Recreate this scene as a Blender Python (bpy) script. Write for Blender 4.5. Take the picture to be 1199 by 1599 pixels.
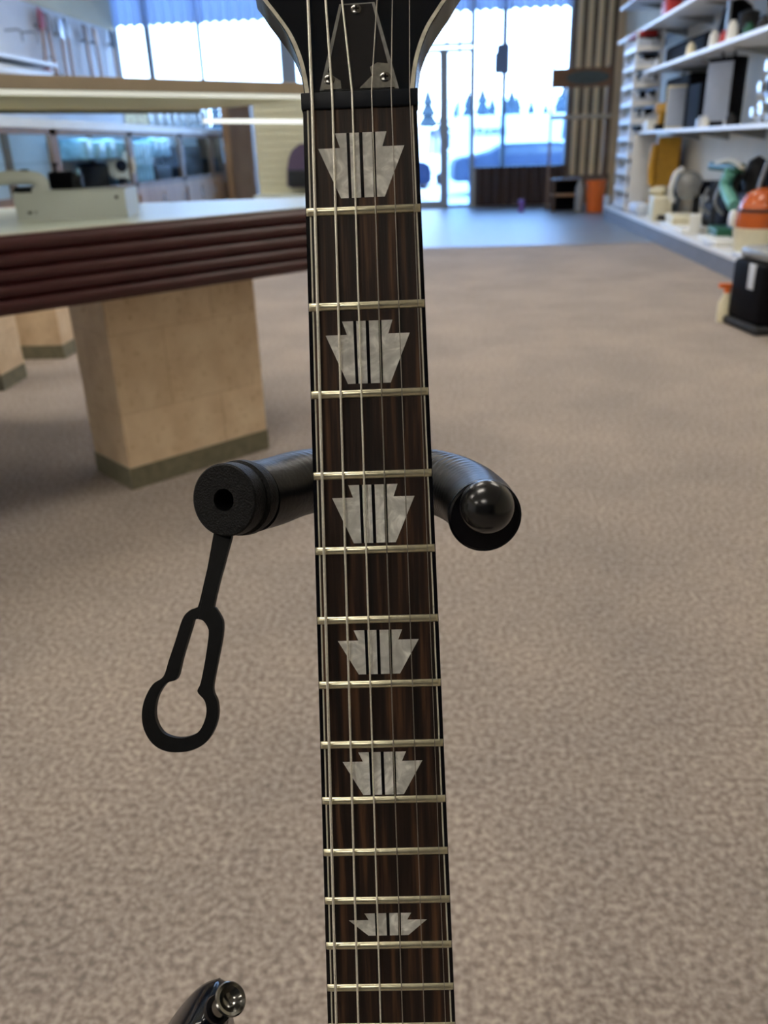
import bpy, bmesh, math, random
from mathutils import Vector as V, Matrix
random.seed(7)
for o in list(bpy.data.objects): bpy.data.objects.remove(o)
C = bpy.context.scene.collection
PI = math.pi
# ------------------------------------------------------------------ camera
FPX, CX, CY = 1285.0, 599.5, 799.5
Rm = Matrix(((0.9970514380361072, -0.0010620845107602236, 0.07672875527872446),
             (0.07050276202321297, 0.4074364690976891, -0.910508036316158),
             (-0.030295056646730066, 0.9132329361262107, 0.40630999731371553)))
EYE = V((0, 0, 1.2))
cd = bpy.data.cameras.new('camera'); cam = bpy.data.objects.new('camera', cd); C.objects.link(cam)
cam.matrix_world = Matrix.Translation(EYE) @ Rm.to_4x4()
cd.sensor_fit = 'VERTICAL'; cd.sensor_height = 36.0; cd.sensor_width = 27.0
cd.lens = 36.0 * FPX / 1599.0
cd.clip_start = 0.02; cd.clip_end = 400
cd.dof.use_dof = True; cd.dof.focus_distance = 0.325; cd.dof.aperture_fstop = 13.5
bpy.context.scene.camera = cam
# ------------------------------------------------------------------ sky, exposure
w = bpy.data.worlds.new('sky'); bpy.context.scene.world = w; w.use_nodes = True
nt = w.node_tree; bg = nt.nodes['Background']
tc = nt.nodes.new('ShaderNodeTexCoord'); sep = nt.nodes.new('ShaderNodeSeparateXYZ')
cr = nt.nodes.new('ShaderNodeValToRGB')
cr.color_ramp.elements[0].position = 0.45; cr.color_ramp.elements[0].color = (0.50, 0.66, 0.90, 1)
cr.color_ramp.elements[1].position = 0.62; cr.color_ramp.elements[1].color = (0.36, 0.58, 1.0, 1)
mp = nt.nodes.new('ShaderNodeMapRange'); mp.inputs[1].default_value = -1; mp.inputs[2].default_value = 1
nt.links.new(tc.outputs['Generated'], sep.inputs[0]); nt.links.new(sep.outputs[2], mp.inputs[0])
nt.links.new(mp.outputs[0], cr.inputs[0]); nt.links.new(cr.outputs[0], bg.inputs[0])
bg.inputs[1].default_value = 10.5
vs = bpy.context.scene.view_settings
bpy.context.scene.display_settings.display_device = 'sRGB'
vs.view_transform = 'Standard'; vs.look = 'None'; vs.gamma = 1.0; vs.exposure = 0.0
vs.use_curve_mapping = False
LAMP_STRENGTH = 19.0
LAMP_COLOR = (1.0, 0.93, 0.82)

# ------------------------------------------------------------------ helpers
def wray(x, y): return Rm @ V(((x - CX) / FPX, -(y - CY) / FPX, -1))
def PZ(x, y, z): d = wray(x, y); return EYE + d * ((z - 1.2) / d.z)
def PY(x, y, Y): d = wray(x, y); return EYE + d * (Y / d.y)
def PX(x, y, X): d = wray(x, y); return EYE + d * (X / d.x)
def PC(x, y, Z): return EYE + wray(x, y) * Z

def obj(name, bm, m, parent=None, smooth=None, recalc=True):
    if recalc: bmesh.ops.recalc_face_normals(bm, faces=bm.faces)
    me = bpy.data.meshes.new(name); bm.to_mesh(me); bm.free()
    if smooth:
        for p in me.polygons: p.use_smooth = True
        try: me.set_sharp_from_angle(angle=math.radians(smooth if smooth > 1 else 40))
        except Exception: pass
    for mm in (m if isinstance(m, (list, tuple)) else [m]): me.materials.append(mm)
    o = bpy.data.objects.new(name, me); C.objects.link(o)
    if parent:
        o.parent = parent; o.matrix_parent_inverse = Matrix()
        # parts are authored in world space: convert to the parent's frame
        if parent.get('_loc') is not None:
            pass
        mi = world_of(parent).inverted()
        me.transform(mi)
    return o
def world_of(o):
    m = Matrix.LocRotScale(o.location, o.rotation_euler, o.scale)
    return (world_of(o.parent) @ m) if o.parent else m
def tag(o, label=None, cat=None, group=None, kind=None):
    if label: o['label'] = label
    if cat: o['category'] = cat
    if group: o['group'] = group
    if kind: o['kind'] = kind
    return o
def thing(name, label, cat, loc=(0, 0, 0), group=None):
    o = bpy.data.objects.new(name, None); C.objects.link(o); o.location = loc; o.empty_display_size = .05
    return tag(o, label, cat, group)
def struct(name, bm, m, parent=None, smooth=None):
    o = obj(name, bm, m, parent, smooth)
    if not parent: o['kind'] = 'structure'
    return o
def B(): return bmesh.new()
def frame(o, x, y, z):   # matrix from origin and three axes
    return Matrix(((x[0], y[0], z[0], o[0]), (x[1], y[1], z[1], o[1]), (x[2], y[2], z[2], o[2]), (0, 0, 0, 1)))
def zrot(o, deg): return Matrix.Translation(V(o)) @ Matrix.Rotation(math.radians(deg), 4, 'Z')
I4 = Matrix()
def box(bm, x0, x1, y0, y1, z0, z1, M=I4, bev=0.0, seg=2):
    if x0 > x1: x0, x1 = x1, x0
    if y0 > y1: y0, y1 = y1, y0
    if z0 > z1: z0, z1 = z1, z0
    vs_ = [bm.verts.new(V((x, y, z))) for x in (x0, x1) for y in (y0, y1) for z in (z0, z1)]
    F = [(0, 1, 3, 2), (4, 6, 7, 5), (0, 4, 5, 1), (2, 3, 7, 6), (0, 2, 6, 4), (1, 5, 7, 3)]
    fs = [bm.faces.new([vs_[i] for i in f]) for f in F]
    geo = list(vs_)
    if bev > 0:
        es = list({e for f in fs for e in f.edges})
        r = bmesh.ops.bevel(bm, geom=es, offset=bev, segments=seg, profile=.5, affect='EDGES')
        geo = list({v for f in r['faces'] for v in f.verts} | {v for v in vs_ if v.is_valid})
    for v in geo: v.co = M @ v.co
    return geo
def prism(bm, pts, h0, h1, M=I4):
    """polygon (x,y) extruded from z=h0 to z=h1"""
    a = [bm.verts.new(M @ V((p[0], p[1], h0))) for p in pts]
    b = [bm.verts.new(M @ V((p[0], p[1], h1))) for p in pts]
    n = len(pts)
    for i in range(n): bm.faces.new((a[i], a[(i + 1) % n], b[(i + 1) % n], b[i]))
    bm.faces.new(a[::-1]); bm.faces.new(b)
def ring_prism(bm, outer, inner, h0, h1, M=I4):
    """outer and inner loops with the same number of points -> plate with a hole"""
    L = [[bm.verts.new(M @ V((p[0], p[1], h))) for p in pts] for pts in (outer, inner) for h in (h0, h1)]
    n = len(outer)
    for i in range(n):
        j = (i + 1) % n
        bm.faces.new((L[0][i], L[0][j], L[1][j], L[1][i])); bm.faces.new((L[2][i], L[3][i], L[3][j], L[2][j]))
        bm.faces.new((L[0][i], L[2][i], L[2][j], L[0][j])); bm.faces.new((L[1][i], L[1][j], L[3][j], L[3][i]))
def lathe(bm, prof, M=I4, n=32):
    """profile (r,z) about local z"""
    rings = []
    for r, z in prof:
        if r < 1e-7: rings.append([bm.verts.new(M @ V((0, 0, z)))])
        else: rings.append([bm.verts.new(M @ V((r * math.cos(2 * PI * i / n), r * math.sin(2 * PI * i / n), z))) for i in range(n)])
    for k in range(len(rings) - 1):
        A, Bq = rings[k], rings[k + 1]
        for i in range(n):
            j = (i + 1) % n
            if len(A) == 1 and len(Bq) == 1: continue
            if len(A) == 1: bm.faces.new((A[0], Bq[j], Bq[i]))
            elif len(Bq) == 1: bm.faces.new((A[i], A[j], Bq[0]))
            else: bm.faces.new((A[i], A[j], Bq[j], Bq[i]))
def cyl(bm, r, z0, z1, M=I4, n=24, r2=None):
    lathe(bm, [(0, z0), (r, z0), (r2 if r2 is not None else r, z1), (0, z1)], M, n)
def axisM(p, d, ref=(0, 0, 1)):
    z = V(d).normalized(); x = V(ref).cross(z)
    if x.length < 1e-4: x = V((1, 0, 0)).cross(z)
    x.normalize(); y = z.cross(x); return frame(p, x, y, z)
def rod(bm, p, q, r, n=10, r2=None):
    p, q = V(p), V(q); cyl(bm, r, 0, (q - p).length, axisM(p, q - p), n, r2)
def smooth_path(pts, n=8):
    P = [V(p) for p in pts]; P = [P[0] * 2 - P[1]] + P + [P[-1] * 2 - P[-2]]; out = []
    for i in range(1, len(P) - 2):
        for k in range(n):
            t = k / n; a, b, c, d = P[i - 1], P[i], P[i + 1], P[i + 2]
            out.append(0.5 * ((2 * b) + (c - a) * t + (2 * a - 5 * b + 4 * c - d) * t * t + (3 * b - a - 3 * c + d) * t ** 3))
    out.append(P[-2]); return out
def tube(bm, pts, r, n=12, cap=True, rfun=None):
    P = [V(p) for p in pts]; prev = None; rings = []
    for i, p in enumerate(P):
        t = (P[min(i + 1, len(P) - 1)] - P[max(i - 1, 0)]).normalized()
        if prev is None:
            x = V((0, 0, 1)).cross(t)
            if x.length < .05: x = V((1, 0, 0)).cross(t)
        else: x = prev - t * prev.dot(t)
        x.normalize(); prev = x; y = t.cross(x); rr = rfun(i / (len(P) - 1)) if rfun else r
        rings.append([bm.verts.new(p + (x * math.cos(2 * PI * k / n) + y * math.sin(2 * PI * k / n)) * rr) for k in range(n)])
    for a, b in zip(rings, rings[1:]):
        for k in range(n): bm.faces.new((a[k], a[(k + 1) % n], b[(k + 1) % n], b[k]))
    if cap: bm.faces.new(rings[0][::-1]); bm.faces.new(rings[-1])
def copy_tree(o, parent=None):
    c = o.copy(); C.objects.link(c)
    if parent: c.parent = parent
    for ch in list(o.children): copy_tree(ch, c)
    return c

# ------------------------------------------------------------------ materials
def mat(name, col, rough=.5, metal=0.0, noise=0.0, scale=20.0, bump=0.0, stretch=(1, 1, 1), col2=None, spec=.5, coat=0.0, bscale=None, trans=0, detail=4, sharp=None):
    m = bpy.data.materials.new(name); m.use_nodes = True; t = m.node_tree; p = t.nodes['Principled BSDF']
    p.inputs['Base Color'].default_value = (*col, 1); p.inputs['Roughness'].default_value = rough
    p.inputs['Metallic'].default_value = metal; p.inputs['Specular IOR Level'].default_value = spec
    p.inputs['Coat Weight'].default_value = coat; p.inputs['Transmission Weight'].default_value = trans
    co = t.nodes.new('ShaderNodeTexCoord'); mpg = t.nodes.new('ShaderNodeMapping'); mpg.inputs['Scale'].default_value = stretch
    t.links.new(co.outputs['Object'], mpg.inputs[0])
    n = t.nodes.new('ShaderNodeTexNoise'); n.inputs['Scale'].default_value = scale; n.inputs['Detail'].default_value = detail
    t.links.new(mpg.outputs[0], n.inputs['Vector'])
    r = t.nodes.new('ShaderNodeValToRGB'); s = sharp or (.3, .7)
    r.color_ramp.elements[0].position = s[0]; r.color_ramp.elements[1].position = s[1]
    c2 = col2 or tuple(min(1, c * (1 + noise)) for c in col); c1 = col if col2 else tuple(c * (1 - noise) for c in col)
    r.color_ramp.elements[0].color = (*c1, 1); r.color_ramp.elements[1].color = (*c2, 1)
    t.links.new(n.outputs[0], r.inputs[0]); t.links.new(r.outputs[0], p.inputs['Base Color'])
    if bump:
        n2 = n
        if bscale:
            n2 = t.nodes.new('ShaderNodeTexNoise'); n2.inputs['Scale'].default_value = bscale; n2.inputs['Detail'].default_value = 3
            t.links.new(mpg.outputs[0], n2.inputs['Vector'])
        b = t.nodes.new('ShaderNodeBump'); b.inputs['Strength'].default_value = bump; b.inputs['Distance'].default_value = .002
        t.links.new(n2.outputs[0], b.inputs['Height']); t.links.new(b.outputs[0], p.inputs['Normal'])
    return m
def glass_mat(name, tint=(1, 1, 1), ior=1.3):
    m = bpy.data.materials.new(name); m.use_nodes = True; t = m.node_tree
    t.nodes.remove(t.nodes['Principled BSDF']); out = t.nodes['Material Output']
    tr = t.nodes.new('ShaderNodeBsdfTransparent'); tr.inputs[0].default_value = (*tint, 1)
    gl = t.nodes.new('ShaderNodeBsdfGlossy'); gl.inputs['Roughness'].default_value = .02
    fr = t.nodes.new('ShaderNodeFresnel'); fr.inputs[0].default_value = ior
    mx = t.nodes.new('ShaderNodeMixShader'); t.links.new(fr.outputs[0], mx.inputs[0])
    t.links.new(tr.outputs[0], mx.inputs[1]); t.links.new(gl.outputs[0], mx.inputs[2]); t.links.new(mx.outputs[0], out.inputs[0])
    return m
def sheet_mat(name, col, trans=.5, alpha=0.0):
    """thin translucent plastic sheet"""
    m = bpy.data.materials.new(name); m.use_nodes = True; t = m.node_tree
    t.nodes.remove(t.nodes['Principled BSDF']); out = t.nodes['Material Output']
    d = t.nodes.new('ShaderNodeBsdfDiffuse'); d.inputs[0].default_value = (*col, 1)
    l = t.nodes.new('ShaderNodeBsdfTranslucent'); l.inputs[0].default_value = (*col, 1)
    x = t.nodes.new('ShaderNodeMixShader'); x.inputs[0].default_value = trans
    t.links.new(d.outputs[0], x.inputs[1]); t.links.new(l.outputs[0], x.inputs[2])
    tr = t.nodes.new('ShaderNodeBsdfTransparent'); tr.inputs[0].default_value = (.8, .92, 1, 1)
    y = t.nodes.new('ShaderNodeMixShader'); y.inputs[0].default_value = alpha
    t.links.new(x.outputs[0], y.inputs[1]); t.links.new(tr.outputs[0], y.inputs[2]); t.links.new(y.outputs[0], out.inputs[0])
    return m
def emit_mat(name, col, s):
    m = bpy.data.materials.new(name); m.use_nodes = True; t = m.node_tree
    p = t.nodes['Principled BSDF']; p.inputs['Base Color'].default_value = (.9, .9, .9, 1)
    p.inputs['Emission Color'].default_value = (*col, 1); p.inputs['Emission Strength'].default_value = s
    return m
def carpet_mat():
    m = bpy.data.materials.new('carpet'); m.use_nodes = True; t = m.node_tree; p = t.nodes['Principled BSDF']
    p.inputs['Roughness'].default_value = .95; p.inputs['Specular IOR Level'].default_value = .1
    co = t.nodes.new('ShaderNodeTexCoord')
    def noise(s, d, r=.6):
        n = t.nodes.new('ShaderNodeTexNoise'); n.inputs['Scale'].default_value = s; n.inputs['Detail'].default_value = d
        n.inputs['Roughness'].default_value = r; t.links.new(co.outputs['Object'], n.inputs['Vector']); return n
    n1 = noise(75, 3, .65); n2 = noise(1.6, 3); n3 = noise(170, 2)
    r1 = t.nodes.new('ShaderNodeValToRGB'); e = r1.color_ramp.elements
    e[0].position = .36; e[0].color = (.215, .182, .165, 1); e[1].position = .66; e[1].color = (.49, .43, .385, 1)
    x = r1.color_ramp.elements.new(.5); x.color = (.335, .288, .258, 1)
    t.links.new(n1.outputs[0], r1.inputs[0])
    r2 = t.nodes.new('ShaderNodeValToRGB'); r2.color_ramp.elements[0].position = .35; r2.color_ramp.elements[1].position = .65
    r2.color_ramp.elements[0].color = (.86, .86, .87, 1); r2.color_ramp.elements[1].color = (1.06, 1.04, 1.02, 1)
    t.links.new(n2.outputs[0], r2.inputs[0])
    mx = t.nodes.new('ShaderNodeMix'); mx.data_type = 'RGBA'; mx.blend_type = 'MULTIPLY'; mx.inputs[0].default_value = 1
    t.links.new(r1.outputs[0], mx.inputs[6]); t.links.new(r2.outputs[0], mx.inputs[7]); t.links.new(mx.outputs[2], p.inputs['Base Color'])
    b = t.nodes.new('ShaderNodeBump'); b.inputs['Strength'].default_value = .5; b.inputs['Distance'].default_value = .004
    t.links.new(n3.outputs[0], b.inputs['Height']); t.links.new(b.outputs[0], p.inputs['Normal'])
    return m
def stone_mat():
    m = mat('travertine_laminate', (.66, .50, .33), .42, 0, 0, 9, .05, col2=(.80, .65, .46), detail=6)
    t = m.node_tree; p = t.nodes['Principled BSDF']; co = t.nodes.new('ShaderNodeTexCoord')
    br = t.nodes.new('ShaderNodeTexBrick'); br.inputs['Scale'].default_value = 1; br.inputs['Brick Width'].default_value = .30
    br.inputs['Row Height'].default_value = .30; br.inputs['Mortar Size'].default_value = .0015
    br.inputs['Color1'].default_value = (1, 1, 1, 1); br.inputs['Color2'].default_value = (.90, .89, .87, 1); br.inputs['Mortar'].default_value = (.74, .68, .6, 1)
    mp_ = t.nodes.new('ShaderNodeMapping'); mp_.inputs['Rotation'].default_value = (PI / 2, 0, 0)
    t.links.new(co.outputs['Object'], mp_.inputs[0]); t.links.new(mp_.outputs[0], br.inputs['Vector'])
    src = p.inputs['Base Color'].links[0].from_socket
    n = t.nodes.new('ShaderNodeTexNoise'); n.inputs['Scale'].default_value = 38; n.inputs['Detail'].default_value = 5
    t.links.new(co.outputs['Object'], n.inputs['Vector'])
    r = t.nodes.new('ShaderNodeValToRGB'); r.color_ramp.elements[0].position = .22; r.color_ramp.elements[1].position = .42
    r.color_ramp.elements[0].color = (.74, .66, .52, 1); r.color_ramp.elements[1].color = (1, 1, 1, 1); t.links.new(n.outputs[0], r.inputs[0])
    a = t.nodes.new('ShaderNodeMix'); a.data_type = 'RGBA'; a.blend_type = 'MULTIPLY'; a.inputs[0].default_value = 1
    b = t.nodes.new('ShaderNodeMix'); b.data_type = 'RGBA'; b.blend_type = 'MULTIPLY'; b.inputs[0].default_value = 1
    t.links.new(src, a.inputs[6]); t.links.new(br.outputs[0], a.inputs[7]); t.links.new(a.outputs[2], b.inputs[6]); t.links.new(r.outputs[0], b.inputs[7])
    t.links.new(b.outputs[2], p.inputs['Base Color']); return m
def pearl_mat():
    m = bpy.data.materials.new('pearl'); m.use_nodes = True; t = m.node_tree; p = t.nodes['Principled BSDF']
    p.inputs['Roughness'].default_value = .22; co = t.nodes.new('ShaderNodeTexCoord')
    n = t.nodes.new('ShaderNodeTexNoise'); n.inputs['Scale'].default_value = 125; n.inputs['Detail'].default_value = 5; n.inputs['Distortion'].default_value = 1.5
    t.links.new(co.outputs['Object'], n.inputs['Vector'])
    r = t.nodes.new('ShaderNodeValToRGB'); e = r.color_ramp.elements
    e[0].position = .3; e[0].color = (.50, .50, .47, 1); e[1].position = .69; e[1].color = (1, 1, .95, 1)
    x = e.new(.5); x.color = (.66, .66, .62, 1); x = e.new(.6); x.color = (.84, .84, .79, 1)
    t.links.new(n.outputs[0], r.inputs[0]); t.links.new(r.outputs[0], p.inputs['Base Color']); return m
def rosewood_mat():
    m = bpy.data.materials.new('rosewood'); m.use_nodes = True; t = m.node_tree; p = t.nodes['Principled BSDF']
    p.inputs['Roughness'].default_value = .5; p.inputs['Specular IOR Level'].default_value = .35
    co = t.nodes.new('ShaderNodeTexCoord'); mp_ = t.nodes.new('ShaderNodeMapping'); mp_.inputs['Scale'].default_value = (1, .04, 1)
    t.links.new(co.outputs['Object'], mp_.inputs[0])
    def N(s, d):
        n = t.nodes.new('ShaderNodeTexNoise'); n.inputs['Scale'].default_value = s; n.inputs['Detail'].default_value = d
        t.links.new(mp_.outputs[0], n.inputs['Vector']); return n
    n = N(300, 6); r = t.nodes.new('ShaderNodeValToRGB'); e = r.color_ramp.elements
    e[0].position = .36; e[0].color = (.007, .004, .003, 1); e[1].position = .70; e[1].color = (.110, .052, .026, 1)
    x = e.new(.52); x.color = (.022, .011, .007, 1)
    t.links.new(n.outputs[0], r.inputs[0]); t.links.new(r.outputs[0], p.inputs['Base Color'])
    n2 = N(1500, 2); b = t.nodes.new('ShaderNodeBump'); b.inputs['Strength'].default_value = .25; b.inputs['Distance'].default_value = .0003
    t.links.new(n2.outputs[0], b.inputs['Height']); t.links.new(b.outputs[0], p.inputs['Normal']); return m

M = {}
M['carpet'] = carpet_mat()
M['wall_blue'] = mat('painted_wall', (.88, .89, .90), .8, 0, .03, 3)
M['wall_cream'] = mat('cream_paint', (.72, .66, .52), .8, 0, .04, 2)
M['backp'] = mat('pale_back_panel', (.76, .73, .64), .8, 0, .04, 2)
M['entry'] = mat('entry_tile', (.19, .205, .22), .42, 0, .08, 5, spec=.5)
M['wall_dark'] = mat('dark_slate_paint', (.05, .055, .06), .8, 0, .05, 3)
M['ceiling'] = mat('ceiling_tile', (.72, .70, .64), .9, 0, .05, 40)
M['alu'] = mat('window_aluminium', (.36, .40, .44), .45, .3, .05, 12)
M['corr_dark'] = mat('dark_corrugated_panel', (.055, .034, .030), .55, 0, .3, 3, stretch=(1, 1, .1))
M['corr_tan'] = mat('tan_corrugated_panel', (.88, .66, .40), .6, 0, .2, 3, stretch=(1, 1, .1))
M['valance'] = sheet_mat('translucent_corrugated_sheet', (.60, .68, .80), .55, 0.03)
M['clearcorr'] = sheet_mat('clear_corrugated_sheet', (.5, .65, .85), .6, .90)
M['glass'] = glass_mat('window_glass', (.96, .98, 1))
M['caseglass'] = glass_mat('case_glass', (.95, .98, .99), 1.02)
M['deck'] = mat('ivory_laminate', (.66, .68, .60), .32, 0, .02, 8)
M['maroon'] = mat('maroon_vinyl', (.045, .008, .010), .38, 0, .15, 6)
M['stone'] = stone_mat()
M['plinth'] = mat('olive_plinth', (.17, .16, .105), .6, 0, .2, 30)
M['tan'] = mat('tan_laminate', (.40, .34, .255), .5, 0, .06, 10)
M['olive'] = mat('ivory_underside', (.62, .585, .40), .5, 0, .05, 5)
M['white'] = mat('white_plastic', (.80, .81, .78), .4, 0, .02, 10)
M['cream'] = mat('cream_plastic', (.74, .69, .50), .5, 0, .05, 20)
M['black'] = mat('black_plastic', (.005, .005, .007), .65, 0, .2, 30, spec=.06)
M['dark'] = mat('dark_grey_plastic', (.028, .03, .034), .6, 0, .25, 25, spec=.2)
M['grey'] = mat('grey_metal', (.30, .31, .31), .4, .4, .15, 20)
M['wood'] = mat('honey_oak', (.36, .19, .09), .45, 0, 0, 6, col2=(.50, .28, .14), stretch=(1, 1, .15))
M['brownwood'] = mat('brown_wood', (.17, .10, .065), .5, 0, 0, 6, col2=(.27, .17, .11), stretch=(1, 1, .12))
M['shelfwhite'] = mat('white_shelf_enamel', (.78, .79, .80), .35, 0, .03, 8)
M['shelfgrey'] = mat('grey_kick_panel', (.16, .17, .20), .55, 0, .1, 8)
M['orange'] = mat('orange_plastic', (.80, .16, .02), .35, 0, .06, 12)
M['rust'] = mat('rust_orange_plastic', (.52, .105, .015), .25, 0, .06, 12)
M['bluecard'] = mat('blue_grey_card', (.34, .40, .52), .5, 0, .05, 12)
M['yellow'] = mat('amber_plastic', (.55, .29, .02), .45, 0, .12, 12)
M['red'] = mat('red_plastic', (.45, .03, .03), .45, 0, .1, 12)
M['green'] = mat('dark_green_plastic', (.01, .10, .055), .45, 0, .1, 12)
M['teal'] = mat('teal_hose', (.16, .46, .38), .45, 0, .08, 12)
M['purple'] = mat('purple_fabric', (.12, .085, .15), .9, 0, .2, 60)
M['snow'] = mat('packed_snow', (.80, .84, .90), .8, 0, 0, .35, col2=(.55, .62, .74))
M['tree'] = mat('hazy_evergreen', (.022, .042, .055), .9, 0, .3, 3)
M['carblue'] = mat('blue_car_paint', (.008, .020, .055), .5, 0, .05, 5, spec=.2)
M['carwhite'] = mat('white_car_paint', (.85, .87, .90), .3, 0, .02, 5, coat=.4)
M['tyre'] = mat('tyre_rubber', (.02, .02, .022), .8, 0, .1, 20)
M['darkglass'] = mat('tinted_glass', (.03, .05, .08), .08, 0, .1, 3)
M['silver'] = mat('silver_metal', (.62, .64, .66), .3, .8, .1, 25)
M['wrap'] = mat('clear_wrap', (.55, .72, .90), .12, 0, .3, 18, .6, bscale=30)
M['cyanlight'] = mat('pale_blue_film', (.30, .58, .85), .10, 0, .35, 14, .5, bscale=22)
M['paper'] = mat('pale_card', (.60, .66, .76), .6, 0, .03, 10)
# guitar materials
M['lacquer'] = mat('black_lacquer', (.003, .005, .009), .10, 0, .2, 40, spec=.28)
M['neckblack'] = mat('black_neck_lacquer', (.003, .003, .005), .22, 0, .1, 40, spec=.3)
M['rosewood'] = rosewood_mat()
M['pearl'] = pearl_mat()
M['bind'] = mat('aged_cream_binding', (.60, .58, .47), .4, 0, .08, 400)
M['bindhead'] = mat('pearloid_binding', (.42, .40, .32), .35, 0, 0, 260, col2=(.70, .68, .56))
M['fret'] = mat('nickel_fret_wire', (.62, .59, .43), .30, .85, .12, 300)
M['nut'] = mat('black_graphite_nut', (.007, .010, .016), .5, 0, .1, 300, spec=.2)
M['string'] = mat('wound_nickel_string', (.88, .86, .76), .36, .45, .1, 900)
M['plainstring'] = mat('plain_steel_string', (.40, .38, .34), .28, .9, .1, 900)
M['trc'] = mat('smoked_cover', (.010, .011, .014), .14, 0, .3, 200)
M['trcedge'] = mat('bevelled_cover_edge', (.22, .22, .21), .25, 0, .25, 250)
M['foam'] = mat('black_foam_rubber', (.004, .0042, .005), .55, 0, .6, 900, .4, bscale=1400, spec=.2)
M['rubber'] = mat('black_rubber_sleeve', (.003, .0035, .005), .36, 0, .2, 300, .08, bscale=500, spec=.26)
M['straprubber'] = mat('matte_strap_rubber', (.004, .0042, .005), .5, 0, .2, 300, spec=.15)
M['ball'] = mat('gloss_black_ball', (.006, .0065, .0075), .22, 0, .2, 200)
M['chrome'] = mat('dark_nickel', (.20, .195, .18), .2, 1, .1, 200)
M['tube'] = emit_mat('glowing_reflection', (1, .98, .92), 1.1)  # glow that stands in for a reflection in the counter glass
M['strip'] = emit_mat('canopy_strip_light', (1, .95, .82), .55)
M['addedglow'] = emit_mat('blue_white_added_glow', (.45, .72, 1.0), 9.0)  # added glow that lifts the showcase insides
M['diff'] = emit_mat('lamp_diffuser', LAMP_COLOR, LAMP_STRENGTH)

# ================================================================== SETTING
YF = 18.0; XL = -6.5; XR = 3.3; ZC = 4.2; YB = -5.0
b = B(); box(b, XL - .2, XR + .2, YB - .2, YF + .1, -.12, 0); struct('floor', b, M['carpet'])
b = B(); box(b, XL, XR, 10.9, YF + .1, -.01, .004); struct('floor_entry', b, M['entry'])
b = B(); box(b, XL - .2, XR + .2, YB - .2, YF + .3, ZC, ZC + .1); struct('ceiling', b, M['ceiling'])
b = B(); box(b, XL - .2, XL, YB, YF, 0, 3.4); struct('wall_left', b, M['wall_blue'])
b = B(); box(b, XL - .2, XL + .04, YB, YF, 3.4, ZC); struct('wall_left_soffit', b, mat('warm_cream_paint', (.86, .76, .52), .8, 0, .03, 3))
b = B(); box(b, XR, XR + .2, YB, YF, 0, ZC); struct('wall_right', b, M['wall_cream'])
b = B(); box(b, XL, XR, YB - .2, YB, 0, ZC); struct('wall_back', b, M['wall_dark'])
b = B(); box(b, XL, -3.25, YF + .02, YF + .2, 0, .8); box(b, 2.36, XR, YF + .02, YF + .2, 0, ZC)
box(b, .5, 2.36, YF + .02, YF + .2, 0, .70); struct('wall_front', b, M['wall_cream'])

def corrugated(bm, x0, x1, z0, z1, y, pitch=.17, amp=.03, scallop=0.0, th=.004, zrows=1):
    n = max(8, int((x1 - x0) / pitch * 10)); L = []
    for i in range(n + 1):
        x = x0 + (x1 - x0) * i / n; ph = 2 * PI * (x - x0) / pitch
        yy = y + amp * math.cos(ph); zz = z0 + scallop * (.5 + .5 * math.cos(ph))
        L.append([bm.verts.new((x, yy, zz)), bm.verts.new((x, yy, z1)), bm.verts.new((x, yy + th, z1)), bm.verts.new((x, yy + th, zz))])
    for a, c in zip(L, L[1:]):
        for k in range(4): bm.faces.new((a[k], c[k], c[(k + 1) % 4], a[(k + 1) % 4]))
    bm.faces.new(L[0]); bm.faces.new(L[-1][::-1])

# windows: aluminium frames and panes
def window(name, xs, z0, z1, fw=.05, y=YF, panes=True, door=False):
    fb = B()
    for x, wd in xs: box(fb, x - wd / 2, x + wd / 2, y, y + .1, z0, z1, bev=.006)
    xa, xb = xs[0][0], xs[-1][0]
    box(fb, xa, xb, y + .01, y + .09, z0, z0 + (.14 if door else .06)); box(fb, xa, xb, y + .01, y + .09, z1 - .06, z1)
    f = struct(name, fb, M['alu'])
    for (xc, wc), (xd, wd) in zip(xs, xs[1:]):
        g = B(); box(g, xc + wc / 2, xd - wd / 2, y + .045, y + .051, z0 + .05, z1 - .05); obj('window_pane', g, M['glass'], f)
    return f
window('window_1', [(-6.46, .07), (-5.83, .12), (-4.82, .07), (-3.13, .24)], .8, 4.15)
window('window_2', [(-2.98, .06), (-1.72, .06)], 0.0, 4.15, door=True)
window('door_1', [(-1.68, .08), (-.10, .11)], 0.0, 2.86, door=True)
window('window_3', [(-1.68, .05), (-.02, .05), (.46, .05)], 2.9, 4.15)
window('window_4', [(-.02, .06), (.46, .06)], 0.0, 2.86)
window('window_5', [(.50, .05), (1.085, .09), (2.33, .08)], .70, 4.15)
b = B(); rod(b, (-.22, YF - .06, 1.0), (-.22, YF - .06, 1.45), .015); box(b, -.235, -.205, YF - .06, YF, 1.02, 1.05); box(b, -.235, -.205, YF - .06, YF, 1.4, 1.43)
obj('door_handle', b, M['silver'], bpy.data.objects['door_1'])
b = B(); rod(b, (.485, YF - .12, 0), (.485, YF - .12, ZC), .022); struct('trim_1', b, M['alu'])
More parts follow.
